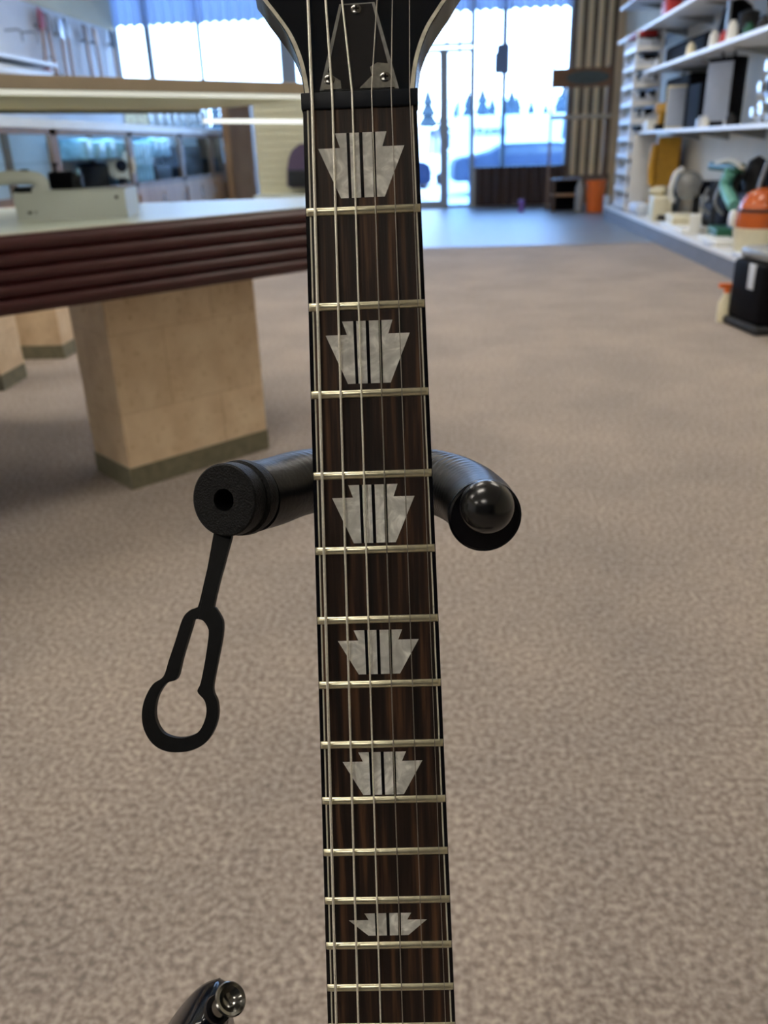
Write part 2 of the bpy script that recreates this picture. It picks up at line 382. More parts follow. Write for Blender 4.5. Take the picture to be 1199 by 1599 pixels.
# corrugated sheets along the shop front
b = B(); corrugated(b, XL + .02, -3.25, 3.42, 4.18, YF - .08, .185, .05, .06); tag(struct('trim_2', b, M['valance'], smooth=60))
b = B(); corrugated(b, -3.0, 2.30, 3.42, 4.18, YF - .08, .185, .05, .06); struct('trim_3', b, M['valance'], smooth=60)
b = B(); corrugated(b, .55, 2.32, .03, .74, YF - .08, .185, .035, 0); struct('trim_4', b, M['corr_dark'], smooth=60)
b = B(); box(b, 2.34, 3.29, YF - .02, YF + .02, .02, 4.18); struct('trim_5', b, mat('brown_backing_panel', (.20, .14, .10), .6, 0, .2, 3))
b = B(); xx = 2.42
while xx < 3.25:
    box(b, xx, xx + .105, YF - .075, YF - .02, .55, 4.18, bev=.02); xx += .185
struct('trim_8', b, M['corr_tan'], smooth=50)
b = B(); box(b, 3.20, 3.298, YF - .10, YF - .03, 0, 4.18); struct('trim_9', b, M['corr_tan'])
b = B(); corrugated(b, .55, 2.30, .74, 2.0, YF - .05, .185, .03, .0); struct('trim_6', b, M['clearcorr'], smooth=60)
b = B(); corrugated(b, .0, .44, .05, 2.0, YF - .03, .12, .02, .0); struct('trim_7', b, M['clearcorr'], smooth=60)
b = B(); box(b, XR - .02, XR, YB, 6, 0, .1); struct('baseboard_right', b, M['plinth'])

# ceiling lamps (above and behind the view, they light the shop)
n_l = 0
lamp0 = None
for X in (-4.4, -1.2, 1.7):
    for Y in (-2.6, .8, 4.2, 7.6, 11.0):
        if (X, Y) in ((1.7, -2.6), (1.7, .8), (-1.2, 11.0)): continue
        if lamp0 is None:
            t = thing('ceiling_light', 'fluorescent ceiling troffer', 'lamp', (X, Y, ZC)); fb = B()
            for a_ in ((-.66, -.62, -.35, .35), (.62, .66, -.35, .35), (-.66, .66, -.35, -.31), (-.66, .66, .31, .35)):
                box(fb, X + a_[0], X + a_[1], Y + a_[2], Y + a_[3], ZC - .06, ZC)
            obj('lamp_frame', fb, M['white'], t); fb = B(); box(fb, X - .62, X + .62, Y - .31, Y + .31, ZC - .045, ZC - .035); obj('diffuser', fb, M['diff'], t)
            lamp0 = t
        else:
            t = copy_tree(lamp0); t.location = (X, Y, ZC)
        t['group'] = 'ceiling lamps'; t['label'] = 'long rectangular fluorescent lamp recessed in the white shop ceiling'

# ================================================================== OUTSIDE
b = B(); box(b, -60, 60, YF + .3, 160, -.2, -.06); tag(obj('snowy_parking_lot', b, M['snow']), 'snow covered parking lot outside the windows', 'ground', kind='structure')
def car(label, x, y, L=4.6, H=1.5, W=1.8, paint=None, rot=0, van=False):
    t = thing('van' if van else 'car', label, 'van' if van else 'car', (x, y, -.06)); MM = zrot((x, y, -.06), rot) @ Matrix.Rotation(PI / 2, 4, 'X')
    if van: body = [(-L / 2, .35), (-L / 2, H * .93), (-L / 2 + .15, H), (L * .28, H), (L * .38, H * .62), (L / 2, H * .5), (L / 2, .35)]
    else: body = [(-L / 2, .35), (-L / 2, .78), (-L / 2 + .1, .9), (-L * .3, .95), (-L * .2, H), (L * .12, H), (L * .26, .95), (L / 2 - .1, .85), (L / 2, .7), (L / 2, .35)]
    bb = B(); prism(bb, body, -W / 2, W / 2, MM); bmesh.ops.bevel(bb, geom=list(bb.edges), offset=.05, segments=2, affect='EDGES'); obj('body', bb, paint, t, 50)
    gw = [(L * .1, H * .60), (L * .11, H * .9), (L * .27, H * .9), (L * .34, H * .62)] if van else [(-L * .27, .97), (-L * .18, H - .07), (L * .1, H - .07), (L * .22, .97)]
    bb = B(); prism(bb, gw, -W / 2 - .012, W / 2 + .012, MM); obj('side_window', bb, M['darkglass'], t)
    for sx in (-.31, .31):
        for sy in (-1, 1):
            bb = B(); cyl(bb, .33, -.1, .1, MM @ Matrix.Translation((L * sx, .33, sy * (W / 2 - .09))), 20); obj('wheel', bb, M['tyre'], t, 40)
    return t
v = car('white box van parked in the snow beyond the low dark panel', 3.35, 34.0, 6.4, 2.15, 2.1, M['carwhite'], 4, True)
car('dark blue car parked just outside the glass beside the door', 2.3, 24.0, 4.4, 1.22, 1.8, M['carblue'], 4)
car('white car parked in front of the glass door', -1.3, 29.0, 4.6, 1.75, 1.8, M['carwhite'], 80)
car('blue car with low roof seen through the lower door glass', -2.6, 22.8, 4.2, .95, 1.75, M['carblue'], 8)
cu = bpy.data.curves.new('lettering', 'FONT'); cu.body = 'TRAWN'; cu.size = .32; cu.extrude = .01; cu.offset = .012; cu.align_x = 'CENTER'
to = bpy.data.objects.new('tmp', cu); C.objects.link(to); dg = bpy.context.evaluated_depsgraph_get()
me = bpy.data.meshes.new_from_object(to.evaluated_get(dg)); bpy.data.objects.remove(to); me.name = 'lettering'
me.materials.append(M['carblue']); lo = bpy.data.objects.new('van_lettering', me); C.objects.link(lo); lo.parent = v
lo.matrix_basis = Matrix.Translation((PY(764, 201, 32.9).x - 3.35, -1.30, PY(764, 201, 32.9).z - .15)) @ Matrix.Rotation(math.radians(4), 4, 'Z') @ Matrix.Rotation(PI / 2, 4, 'X')
rs = random.Random(3)
k = 0
for px, H in [(-27, 6.2), (-21, 5.2), (-16, 5.9), (-12.2, 5.0), (-8, 5.4), (-4.8, 4.4), (-1.6, 5.0), (.8, 3.6), (2.9, 4.2), (4.9, 3.3), (6.6, 3.9), (8.5, 3.2), (10.2, 3.8), (12.0, 3.3), (13.8, 3.6), (16.0, 3.2), (-.4, 4.4), (1.9, 4.2), (3.9, 3.7), (5.8, 4.3), (7.5, 3.5), (9.4, 4.2), (11.1, 3.4), (12.9, 4.0), (14.9, 3.5)]:
    H *= 1.22 if px > 0 else 1.0; Y = 80 + rs.uniform(-6, 8); bb = B()
    for q in range(5): lathe(bb, [(0, H * (.2 + .16 * q) - .2), (H * (.27 - .045 * q), H * (.2 + .16 * q)), (0, H * (.2 + .16 * q) + H * .26)], Matrix.Translation((px, Y, 0)), 9)
    rod(bb, (px, Y, -.1), (px, Y, H * .4), .18, 8)
    tag(obj('evergreen_tree', bb, M['tree']), 'hazy blue evergreen in the tree line beyond the parking lot', 'tree', 'trees beyond the parking lot')
b = B(); rod(b, (.5, 40, -.1), (.5, 40, 6.6), .07); box(b, .0, 1.0, 39.9, 40.1, 6.55, 6.7); tag(obj('street_lamp', b, M['alu']), 'tall double-headed light pole out in the parking lot', 'street lamp')

# ================================================================== DISPLAY COUNTER (left foreground)
A = V((0.67909009, 0.73405494, 0)); Bv = V((-0.73405494, 0.67909009, 0)); P0 = V((-1.22566, 2.89875, 0))
MC = frame(P0, A, Bv, V((0, 0, 1)))
CI = MC.inverted()
ctr = thing('display_counter', 'maroon edged island display counter with ivory top and glass front on stone pedestals', 'counter', P0)
S0, S1 = -2.6, 1.17; T0 = -.15
deck = [(S0, T0), (S1, T0), (1.40, .31), (.63, .94), (-.5, 1.86), (S0, 1.86)]
b = B(); prism(b, deck, .975, .99, MC); obj('countertop', b, M['deck'], ctr)
b = B(); prism(b, [(s, t + .04 if t < 0 else t - .02) for s, t in deck], .765, .975, MC); obj('counter_core', b, M['plinth'], ctr)
# ribbed maroon fascia
prof = [(T0 + .03, .985), (T0 - .006, .985)]
nr = 5; z_ = .98; h_ = (.98 - .755) / nr
for i in range(nr):
    for kx in range(7):
        ph = kx / 6; prof.append((T0 - .006 - .016 * math.sin(PI * ph) ** .8, z_ - h_ * (i + ph)))
prof += [(T0 - .004, .750), (T0 + .045, .750)]
b = B(); L_ = []
for s in (S0, S1 + .012): L_.append([b.verts.new(MC @ V((s, t, z))) for t, z in prof])
n = len(prof)
for i in range(n): b.faces.new((L_[0][i], L_[0][(i + 1) % n], L_[1][(i + 1) % n], L_[1][i]))
b.faces.new(L_[0][::-1]); b.faces.new(L_[1]); obj('fascia', b, M['maroon'], ctr, 50)
def pedestal(Mx, w_, d_, par, h=.765):
    bb = B(); box(bb, 0, w_, 0, d_, .085, h, Mx, .003); mth = obj('pedestal', bb, M['stone'], par)
    bb = B(); box(bb, -.002, w_ + .002, -.002, d_ + .002, 0, .087, Mx); obj('plinth', bb, M['plinth'], mth)
    return mth
# object-space bricks need the part in its own frame
pedestal(MC, .65, .305, ctr)
pedestal(frame(V((-2.87, 5.12, 0)), V((1, .03, 0)).normalized(), V((-.03, 1, 0)).normalized(), V((0, 0, 1))), .39, .3, ctr)
pedestal(frame(V((-3.12, 4.35, 0)), V((1, .03, 0)).normalized(), V((-.03, 1, 0)).normalized(), V((0, 0, 1))), .62, .3, ctr)
# canopy over the glass
b = B(); box(b, S0, S1 - .02, T0 - .02, T0 + .01, 1.385, 1.423, MC, .002); box(b, S0, S1 - .02, T0 + .01, 1.10, 1.40, 1.423, MC); can = obj('canopy', b, M['tan'], ctr)
b = B(); box(b, S0, S1 - .03, T0 + .012, T0 + .30, 1.388, 1.402, MC, .002); obj('light_strip', b, M['strip'], can)
b = B(); box(b, S0, S1 - .03, T0 + .302, 1.06, 1.388, 1.402, MC); obj('underside_panel', b, M['olive'], can)
b = B(); box(b, S0, S1 - .02, 1.06, 1.10, 1.375, 1.402, MC); obj('shadow_strip', b, M['plinth'], can)  # dark strip modelled in place of the shadow line under the canopy
b = B(); box(b, S0, S1 - .03, T0 + .03, T0 + .036, .99, 1.39, MC); obj('glass_pane', b, M['caseglass'], ctr)
b = B(); rod(b, MC @ V((S1 - .04, T0 + .06, .99)), MC @ V((S1 - .04, T0 + .06, 1.39)), .012); obj('canopy_post', b, M['silver'], ctr)
b = B(); rod(b, PY(318, 189, 3.5), PY(474, 190, 3.5), .008); obj('reflection_line', b, M['tube'], can)  # glowing rod drawn as the bright reflection line in the glass

# white box with looped handle device and black camera
c0 = MC @ V((-.112, .337, 0)); c1 = MC @ V((.202, .108, 0)); ux = (c1 - c0).normalized(); uy = V((-ux.y, ux.x, 0)); wbx = (c1 - c0).length
MB = frame(V((c0.x, c0.y, .99)), ux, uy, V((0, 0, 1)))
t = thing('storage_box', 'open white box on the counter top behind the glass', 'box', MB.translation)
b = B(); th = .006; D = .30; Hh = .095
box(b, 0, wbx, 0, th, 0, Hh, MB); box(b, 0, wbx, D - th, D, 0, Hh, MB); box(b, 0, th, th, D - th, 0, Hh, MB); box(b, wbx - th, wbx, th, D - th, 0, Hh, MB); box(b, th, wbx - th, th, D - th, 0, th, MB)
obj('box_body', b, M['white'], t)
b = B(); box(b, wbx - .005, wbx + .002, .0, D * .6, 0, .06, MB @ Matrix.Translation((0, 0, Hh)) @ Matrix.Rotation(.35, 4, 'Y')); obj('flap', b, M['white'], t)
b = B(); box(b, .040, .055, -.002, .002, .024, .032, MB); box(b, .066, .071, -.002, .002, .025, .032, MB); cyl(b, .006, -.002, .004, MB @ Matrix.Translation((wbx - .03, 0, .07)) @ Matrix.Rotation(PI / 2, 4, 'X'), 12); obj('connector', b, M['dark'], t)
t = thing('game_controller', 'white looped controller lying across the box on the counter', 'controller', MB @ V((.02, .08, Hh)))
b = B(); tube(b, smooth_path([MB @ V(p) for p in [(-.20, .06, .062), (-.13, .05, .128), (-.03, .04, .145), (.06, .04, .143), (.095, .04, .125), (.095, .03, .10), (.07, .03, .088)]], 6), .022, 14, rfun=lambda u: .026 - .010 * abs(u - .6)); obj('controller_body', b, M['white'], t, 60)
b = B(); box(b, .03, .06, .03, .05, .160, .172, MB, .004); box(b, -.03, -.01, .03, .05, .160, .167, MB, .003); obj('button', b, M['black'], t)
b = B(); box(b, -.01, .07, .05, .09, .088, .113, MB, .006); obj('trigger_guard', b, M['dark'], t)
t = thing('video_camera', 'small black video camera resting on the white box', 'camera', MB @ V((.16, .1, Hh)))
MV = MB @ Matrix.Translation((.158, .10, Hh + .035))
b = B(); box(b, -.045, .04, -.03, .03, -.03, .03, MV, .010); obj('camera_body', b, M['black'], t, 40)
b = B(); cyl(b, .026, 0, .035, MV @ Matrix.Translation((.035, 0, -.004)) @ Matrix.Rotation(PI / 2, 4, 'Y'), 24); obj('lens_barrel', b, M['dark'], t, 40)
b = B(); cyl(b, .006, 0, .03, MV @ Matrix.Translation((-.02, 0, .03)), 12); box(b, -.03, -.008, -.01, .01, .05, .06, MV, .003); obj('mount', b, M['black'], t, 40)
b = B(); lathe(b, [(0, .008), (.010, .006), (.015, 0), (0, -.002)], MV @ Matrix.Translation((.06, -.01, .026)) @ Matrix.Rotation(PI / 2, 4, 'Y'), 16); obj('lens', b, M['cyanlight'], t, 40)

# ================================================================== WALL SHOWCASES (left, behind the glass)
XC = -4.0
def ypx(px, py): return PX(px, py, XC).y
posts = [5.4, ypx(88, 240), ypx(207, 250), ypx(285, 250), ypx(332, 250), ypx(357, 250)]
for i, (ya, yb) in enumerate(zip(posts, posts[1:])):
    lab = ['oak showcase with pale glass nearest the left edge', 'oak showcase holding the round white reel', 'oak showcase full of shiny blue wrapped goods', 'narrow oak showcase with dark goods, second from the far end', 'narrow oak showcase at the far end beside the brown cabinet'][i]
    t = thing('showcase', lab, 'showcase', (XC, ya, 0), 'oak showcases along the left aisle')
    b = B(); box(b, XC - .55, XC, ya, yb, 0, .80, bev=.004); obj('base_cabinet', b, M['wood'], t)
    nd = 2 if yb - ya > 1.2 else 1
    for q in range(nd):
        d0 = ya + .05 + (yb - ya - .1) * q / nd; d1 = ya + .05 + (yb - ya - .1) * (q + 1) / nd - .03
        b = B(); box(b, XC, XC + .02, d0, d1, .12, .72, bev=.004); dr = obj('door', b, M['wood'], t)
        b = B(); rod(b, (XC + .035, d1 - .06, .55), (XC + .035, d1 - .06, .66), .008); obj('door_handle', b, M['silver'], dr)
    b = B()
    for yy, ww in ((ya, .09), (yb - .07, .07)):
        box(b, XC - .05, XC, yy, yy + ww, .80, 1.46); box(b, XC - .55, XC - .5, yy, yy + .05, .80, 1.46)
    box(b, XC - .04, XC, ya, yb, .80, .86); box(b, XC - .03, XC, ya, yb, 1.405, 1.46); obj('frame', b, M['brownwood'], t)
    b = B(); box(b, XC - .56, XC + .015, ya, yb, 1.46, 1.545, bev=.004); obj('top_rail', b, M['shelfwhite'], t)
    b = B(); box(b, XC - .02, XC - .014, ya + .09, yb - .07, .86, 1.46); obj('glass_pane', b, M['caseglass'], t)
    b = B(); box(b, XC - .5, XC - .06, ya + .05, yb - .05, 1.14, 1.148); obj('glass_shelf', b, M['caseglass'], t)
    b = B(); box(b, XC - .55, XC - .53, ya, yb, .8, 1.46); obj('back_panel', b, M['paper'], t)
    b = B(); box(b, XC - .12, XC - .07, ya + .12, yb - .12, 1.43, 1.455, bev=.004); obj('added_glow_strip', b, M['addedglow'], t)  # added glowing strip, brightens the goods and back panel
b = B(); box(b, XC - .55, XC - .02, posts[-1] - .03, posts[-1] - .01, .80, 1.46); obj('end_panel', b, M['brownwood'], t)
# goods inside and on top
def wrapped(y0, y1, z0, z1, m, n, label, x0=XC - .42, x1=XC - .08, grp='blue wrapped goods'):
    for i in range(n):
        ya = y0 + (y1 - y0) * i / n; yb = y0 + (y1 - y0) * (i + .92) / n
        bb = B(); box(bb, x0, x1, ya, yb, z0, z1 - .02 * (i % 2), bev=min(.04, (yb - ya) * .4), seg=3)
        tag(obj('wrapped_package', bb, m, smooth=50), label, 'package', grp)
wrapped(posts[2] + .35, posts[3] - 1.1, .81, 1.36, M['cyanlight'], 5, 'upright package in shiny blue wrap inside the brightest showcase')
wrapped(posts[3] - 1.0, posts[3] - .2, 1.15, 1.4, M['cyanlight'], 3, 'small shiny blue package on the glass shelf of the brightest showcase', grp='small blue packages')
wrapped(posts[1] + .9, posts[1] + 2.4, 1.15, 1.38, M['cyanlight'], 4, 'shiny blue package on the glass shelf beside the white reel', grp='blue packages by the reel')
y_a = PX(213, 190, XC - .25).y; y_b = PX(310, 190, XC - .25).y
wrapped(y_a, y_b, 1.545, 1.86, M['wrap'], 8, 'clear wrapped bottle standing on top of the showcases', grp='clear wrapped bottles on the showcase top')
b = B(); Y0 = PX(188, 252, XC - .13).y; Mr = Matrix.Translation((XC - .13, Y0, 1.07)) @ Matrix.Rotation(math.radians(-62), 4, 'Z') @ Matrix.Rotation(PI / 2, 4, 'Y')
t = thing('film_reel', 'round white reel with a dark centre inside the showcase', 'reel', (XC - .13, Y0, .9))
b = B(); lathe(b, [(.075, -.03), (.175, -.03), (.175, .03), (.075, .03), (.075, -.03)], Mr, 28); obj('rim', b, M['white'], t, 40)
b = B(); cyl(b, .075, -.028, .02, Mr, 20); obj('hub', b, M['black'], t, 40)
b = B(); box(b, XC - .18, XC - .08, Y0 - .06, Y0 + .06, .805, .93, bev=.01); obj('stand', b, M['dark'], t)
b = B(); Y1 = PX(150, 255, XC - .3).y; box(b, XC - .48, XC - .25, Y1 - .2, Y1 + .3, .805, 1.12, bev=.06, seg=3); tag(obj('projector_case', b, M['dark'], smooth=50), 'dark rounded case beside the white reel in the showcase', 'case')
for (ya, yb, z1, lb) in ((posts[3] - .95, posts[3] - .25, 1.05, 'black case low in the brightest showcase'), (posts[3] + .3, posts[4] - .3, 1.3, 'dark goods box in the narrow showcase'), (posts[4] + .35, posts[5] - .3, 1.1, 'dark box in the last narrow showcase')):
    b = B(); box(b, XC - .42, XC - .1, ya, yb, .805, z1, bev=.03); tag(obj('goods_box', b, M['dark'], smooth=50), lb, 'box')
# brown cabinet and slat wall beyond the showcases
pa = PY(356, 300, 15.6); pb = PY(401, 300, 15.6)
t = thing('tall_cabinet', 'brown wooden cabinet end standing behind the counter glass', 'cabinet', (pa.x, 15.6, 0))
b = B(); box(b, pa.x, pb.x, 15.6, 16.2, 0, 2.05, bev=.005); obj('carcass', b, M['brownwood'], t)
b = B(); box(b, pa.x + .01, pa.x + .13, 15.57, 15.6, .05, 1.95); obj('side_trim', b, M['wood'], t)
b = B(); box(b, pa.x + .15, pb.x - .02, 15.57, 15.6, .62, .85, bev=.004); obj('drawer', b, M['brownwood'], t)
sa = PY(401, 250, 12.5); sb = PY(500, 250, 12.5)
t = thing('slatwall_display', 'ivory slatwall stand beyond the counter', 'display stand', (sa.x, 12.5, 0))
b = B(); z = .75
while z < 1.9:
    box(b, sa.x, sb.x + .3, 12.5, 12.52, z, z + .088, bev=.006); z += .1
box(b, sa.x, sb.x + .3, 12.52, 12.6, 0.1, 1.92); obj('slat_panel', b, M['cream'], t)
b = B(); box(b, sa.x, sb.x + .3, 12.1, 12.7, 0, .62, bev=.01); obj('base', b, M['deck'], t)
b = B(); q0 = PY(446, 294, 12.2); q1 = PY(492, 222, 12.2); wq = q1.x - q0.x; hq = q1.z - q0.z
prism(b, [(0, 0), (wq, 0), (wq, hq * .8), (wq * .85, hq * .95), (wq * .6, hq), (wq * .35, hq * .92), (wq * .15, hq * .75), (wq * .05, hq * .4)], 0, .2, frame(V((q0.x, 12.45, q0.z)), V((1, 0, 0)), V((0, 0, 1)), V((0, -1, 0))))
bmesh.ops.bevel(b, geom=list(b.edges), offset=.03, segments=2, affect='EDGES')
t = thing('backpack', 'dark purple rounded backpack hanging on the ivory slatwall', 'backpack', (q0.x, 12.4, q0.z))
obj('bag_body', b, M['purple'], t, 50)
b = B(); box(b, q0.x + .04, q0.x + wq - .04, 12.2, 12.26, q0.z + .02, q0.z + hq * .4, bev=.02); obj('pocket', b, M['dark'], t, 50)

# ================================================================== LEFT WALL: shelf, hooks, hanging guitars
def hang_guitar(px, py, px2, py2, m, label, s=1.0):
    top = PX(px, py, XL + .12); low = PX(px2, py2, XL + .14)
    d = (low - top).normalized(); side = V((1, 0, 0)).cross(d).normalized()
    F = frame(top, side, -d, V((1, 0, 0)))
    t = thing('hanging_guitar', label, 'guitar', top, 'guitars hanging on the far left wall')
    bb = B(); prism(bb, [(-.04, -.05), (.04, -.05), (.085, .06), (.095, .22), (.03, .27), (-.02, .24), (-.08, .27), (-.075, .08)], -.02, .02, F); obj('headstock', bb, m, t)
    bb = B(); box(bb, -.03, .03, -.62, 0, -.022, .022, F, .006); obj('neck', bb, M['wood'], t)
    bb = B()
    out = [(.14 * math.cos(u) * (1 + .25 * math.cos(u * 2 + PI)) * (1.25 if math.sin(u) < 0 else 1), .24 * math.sin(u)) for u in [2 * PI * q / 28 for q in range(28)]]
    prism(bb, [(x, y - .84) for x, y in out], -.05, .05, F); obj('body', bb, m, t, 50)
    bb = B(); box(bb, -.04, .04, .02, .05, -.12, -.02, F); obj('wall_hanger', bb, M['grey'], t)
for a_ in [(66, 44, 72, 92, M['red'], 'guitar with a red headstock, first on the far left wall'),
           (76, 50, 86, 100, M['brownwood'], 'dark brown guitar hanging beside the red one'),
           (96, 57, 103, 105, M['silver'], 'guitar with a pale grey headstock and white neighbour'),
           (106, 57, 114, 108, M['grey'], 'grey guitar hanging close beside the pale grey one'),
           (136, 66, 144, 112, M['brownwood'], 'brown guitar hanging fifth from the left'),
           (151, 70, 158, 112, M['wood'], 'honey coloured guitar hanging sixth from the left'),
           (177, 73, 184, 114, M['dark'], 'dark guitar hanging nearest the window corner')]: hang_guitar(*a_)
b = B(); e0 = PX(84, 100, XL + .35); box(b, XL, XL + .42, 9.5, e0.y, e0.z - .05, e0.z, bev=.004); tag(obj('wall_shelf', b, M['shelfwhite']), 'pale wall shelf at the upper left edge', 'shelf')
for hx_, hy_, lb_ in ((28, 46, 'empty metal hook on the left wall, nearest the picture edge'), (52, 50, 'empty metal hook on the left wall beside the red headstock')):
    hp = PX(hx_, hy_, XL + .2); b = B(); tube(b, smooth_path([V((XL, hp.y, hp.z)), V((XL + .2, hp.y, hp.z)), V((XL + .24, hp.y, hp.z - .05)), V((XL + .24, hp.y, hp.z - .16))], 4), .014, 8)
    tag(obj('wall_hook', b, M['grey'], smooth=60), lb_, 'hook')
e1 = PX(65, 106, XL + .2); b = B(); box(b, XL + .02, XL + .4, e1.y - 2.2, e1.y, e1.z - .22, e1.z - .06, bev=.05, seg=3); tag(obj('white_roll_case', b, M['white'], smooth=50), 'white rounded case below the pale wall shelf', 'case')

# ================================================================== RIGHT SHELVING
XS = 2.66
g = thing('store_shelving', 'long white metal shelving run along the right wall', 'shelving', (XR, 10, 0))
b = B(); box(b, 2.55, XR - .02, 5.9, 14.6, .16, .205, bev=.004); obj('base_deck', b, M['shelfwhite'], g)
b = B(); box(b, 2.56, 2.58, 5.9, 14.55, 0, .16); box(b, 2.58, XR - .02, 14.53, 14.55, 0, .16); box(b, 2.58, XR - .02, 5.9, 5.92, 0, .16); obj('kick_panel', b, M['shelfgrey'], g)
b = B(); box(b, XR - .04, XR - .02, 5.9, 14.6, .2, 3.6); obj('back_panel', b, M['backp'], g)
SZ = [(1.28, 5.9, 12.95), (2.025, 5.9, 12.95), (2.575, 5.9, 15.0), (3.03, 5.9, 15.0)]
for z, y0, y1 in SZ:
    b = B(); yy = y0
    while yy < y1 - .05:
        box(b, XS, XR - .05, yy, min(yy + 1.2, y1) - .006, z - .04, z, bev=.004); yy += 1.2
    sh = obj('shelf', b, M['shelfwhite'], g)
    yy = y0 + 1.2
    while yy < y1:
        b = B(); prism(b, [(XS + .12, z - .042), (XR - .06, z - .042), (XR - .06, z - .14)], yy - .006, yy + .006, Matrix(((1, 0, 0, 0), (0, 0, 1, 0), (0, 1, 0, 0), (0, 0, 0, 1))))
        obj('bracket', b, M['grey'], sh); yy += 1.2
pL = PY(1003, 270, 12.95)
b = B(); box(b, 2.60, 2.93, 12.93, 12.97, .205, 1.24, bev=.004); obj('end_panel', b, M['shelfwhite'], g)
# rack tower with trays of small parts
t = thing('parts_rack', 'tall white rack of stacked small-parts trays at the far end of the shelving', 'rack', (2.75, 13.6, .2))
b = B()
box(b, 2.90, 2.925, 13.0, 13.8, .205, 2.52); obj('side_panel', b, M['shelfwhite'], t)
for y_ in (13.02, 13.78):
    b = B(); box(b, 2.56, 2.585, y_, y_ + .025, .205, 2.52); obj('upright', b, M['shelfwhite'], t); rr = random.Random(5)
for k in range(10):
    z = .26 + k * .225
    b = B(); box(b, 2.565, 2.90, 13.0, 13.8, z, z + .012); box(b, 2.555, 2.90, 12.99, 13.01, z - .01, z + .05, bev=.004); box(b, 2.55, 2.565, 12.99, 13.8, z - .01, z + .05, bev=.004); tr_ = obj('tray', b, M['shelfwhite'], t)
    b = B()
    for q in range(7):
        x = 2.572 + q * .047; hh = rr.uniform(.07, .15); box(b, x, x + .036, 13.03, 13.12, z + .012, z + .012 + hh, I4, .008)
    for q in range(9):
        y_ = 13.14 + q * .07; hh = rr.uniform(.06, .15); box(b, 2.575, 2.63, y_, y_ + .055, z + .012, z + .012 + hh, I4, .008)
    tag(obj('parts_packets', b, M['paper'], tr_), kind='stuff')
    b = B(); box(b, 2.70, 2.895, 13.16, 13.77, z + .02, z + .19); obj('tray_filling', b, M['black'], tr_)
b = B()
box(b, 2.57, 2.86, 13.1, 13.7, 2.46, 2.53, bev=.03)
tag(obj('rag_bundle', b, M['red'], smooth=50), 'small red bundle on top of the parts rack', 'bundle')

def item(name, label, cat, m, x0, x1, y0, y1, z0, z1, bev=.02, rz=0, parts=(), grp=None):
    cx_, cy_ = (x0 + x1) / 2, (y0 + y1) / 2; Mx = zrot((cx_, cy_, z0), rz)
    t = thing(name, label, cat, (cx_, cy_, z0), grp); bb = B()
    box(bb, x0 - cx_, x1 - cx_, y0 - cy_, y1 - cy_, 0, z1 - z0, Mx, bev, 3); obj('shell', bb, m, t, 50)
    for (pn, pm, fn) in parts:
        bb = B(); fn(bb, Mx, (x1 - x0) / 2, (y1 - y0) / 2, z1 - z0); obj(pn, bb, pm, t, 50)
    return t
def handle_top(bb, Mx, hx, hy, h): tube(bb, smooth_path([Mx @ V(p) for p in [(0, -hy * .4, h), (0, -hy * .35, h + .07), (0, hy * .35, h + .07), (0, hy * .4, h)]], 5), .014, 8)
def front_face(bb, Mx, hx, hy, h): box(bb, -hx * .9, hx * .9, -hy - .006, -hy + .002, h * .06, h * .94, Mx, .003)
def left_face(bb, Mx, hx, hy, h): box(bb, -hx - .006, -hx + .002, -hy * .8, hy * .8, h * .2, h * .8, Mx, .003)
def latches(bb, Mx, hx, hy, h):
    for s in (-.5, .5): box(bb, s * hx - .02, s * hx + .02, -hy - .015, -hy, h * .42, h * .58, Mx, .003)
def latchX(bb, Mx, hx, hy, h):
    for s in (-.5, .5): box(bb, -hx - .015, -hx, s * hy - .02, s * hy + .02, h * .42, h * .58, Mx, .003)
z3, z2, z1_, zb = 1.28, 2.025, 2.575, .205
def at(px, py, z, dx=0): return PZ(px, py, z)
# --- shelf at eye level
item('tool_case', 'large black tool case at the far end of the eye-level shelf', 'case', M['black'], 2.95, 3.22, 11.6, 12.8, z3, z3 + .62, .03, 0, [('handle', M['dark'], handle_top), ('latch', M['grey'], latchX)])
t = thing('cordless_drill', 'yellow and black cordless drill in front of the black tool case', 'drill', (2.8, 12.25, z3))
MD = zrot((2.80, 12.25, z3), -60)
b = B(); box(b, -.07, .07, -.045, .045, .0, .07, MD, .01); obj('battery', b, M['black'], t, 50)
b = B(); box(b, -.035, .035, -.03, .03, .07, .22, MD, .012); box(b, -.09, .10, -.042, .042, .2, .32, MD, .025); obj('motor_housing', b, M['yellow'], t, 50)
b = B(); cyl(b, .03, .10, .18, MD @ Matrix.Translation((0, 0, .26)) @ Matrix.Rotation(PI / 2, 4, 'Y'), 16, .018); obj('chuck', b, M['black'], t, 50)
item('paper_carton', 'small white carton at the front corner of the eye-level shelf', 'box', M['white'], 2.70, 2.86, 12.55, 12.9, z3, z3 + .13, .01)
item('framed_panel', 'tall thin pale framed panel standing on the eye-level shelf', 'panel', M['cream'], 2.74, 2.98, 11.72, 11.77, z3, z3 + .50, .006, -22, [('face', M['bluecard'], front_face)])
item('speaker_box', 'black box behind the pale framed panel', 'box', M['black'], 2.9, 3.18, 10.85, 11.4, z3, z3 + .48, .02)
item('amplifier_case', 'upright black case with pale front and ring handle', 'case', M['black'], 2.82, 3.04, 9.85, 10.2, z3, z3 + .66, .03, 38, [('pale_front', M['bluecard'], lambda bb, Mx, hx, hy, h: box(bb, -hx - .012, -hx, -hy * .86, hy * .86, h * .08, h * .93, Mx, .006)), ('handle', M['black'], handle_top), ('foot', M['silver'], lambda bb, Mx, hx, hy, h: cyl(bb, .03, 0, .06, Mx @ Matrix.Translation((-hx - .05, -hy, 0)), 12))])
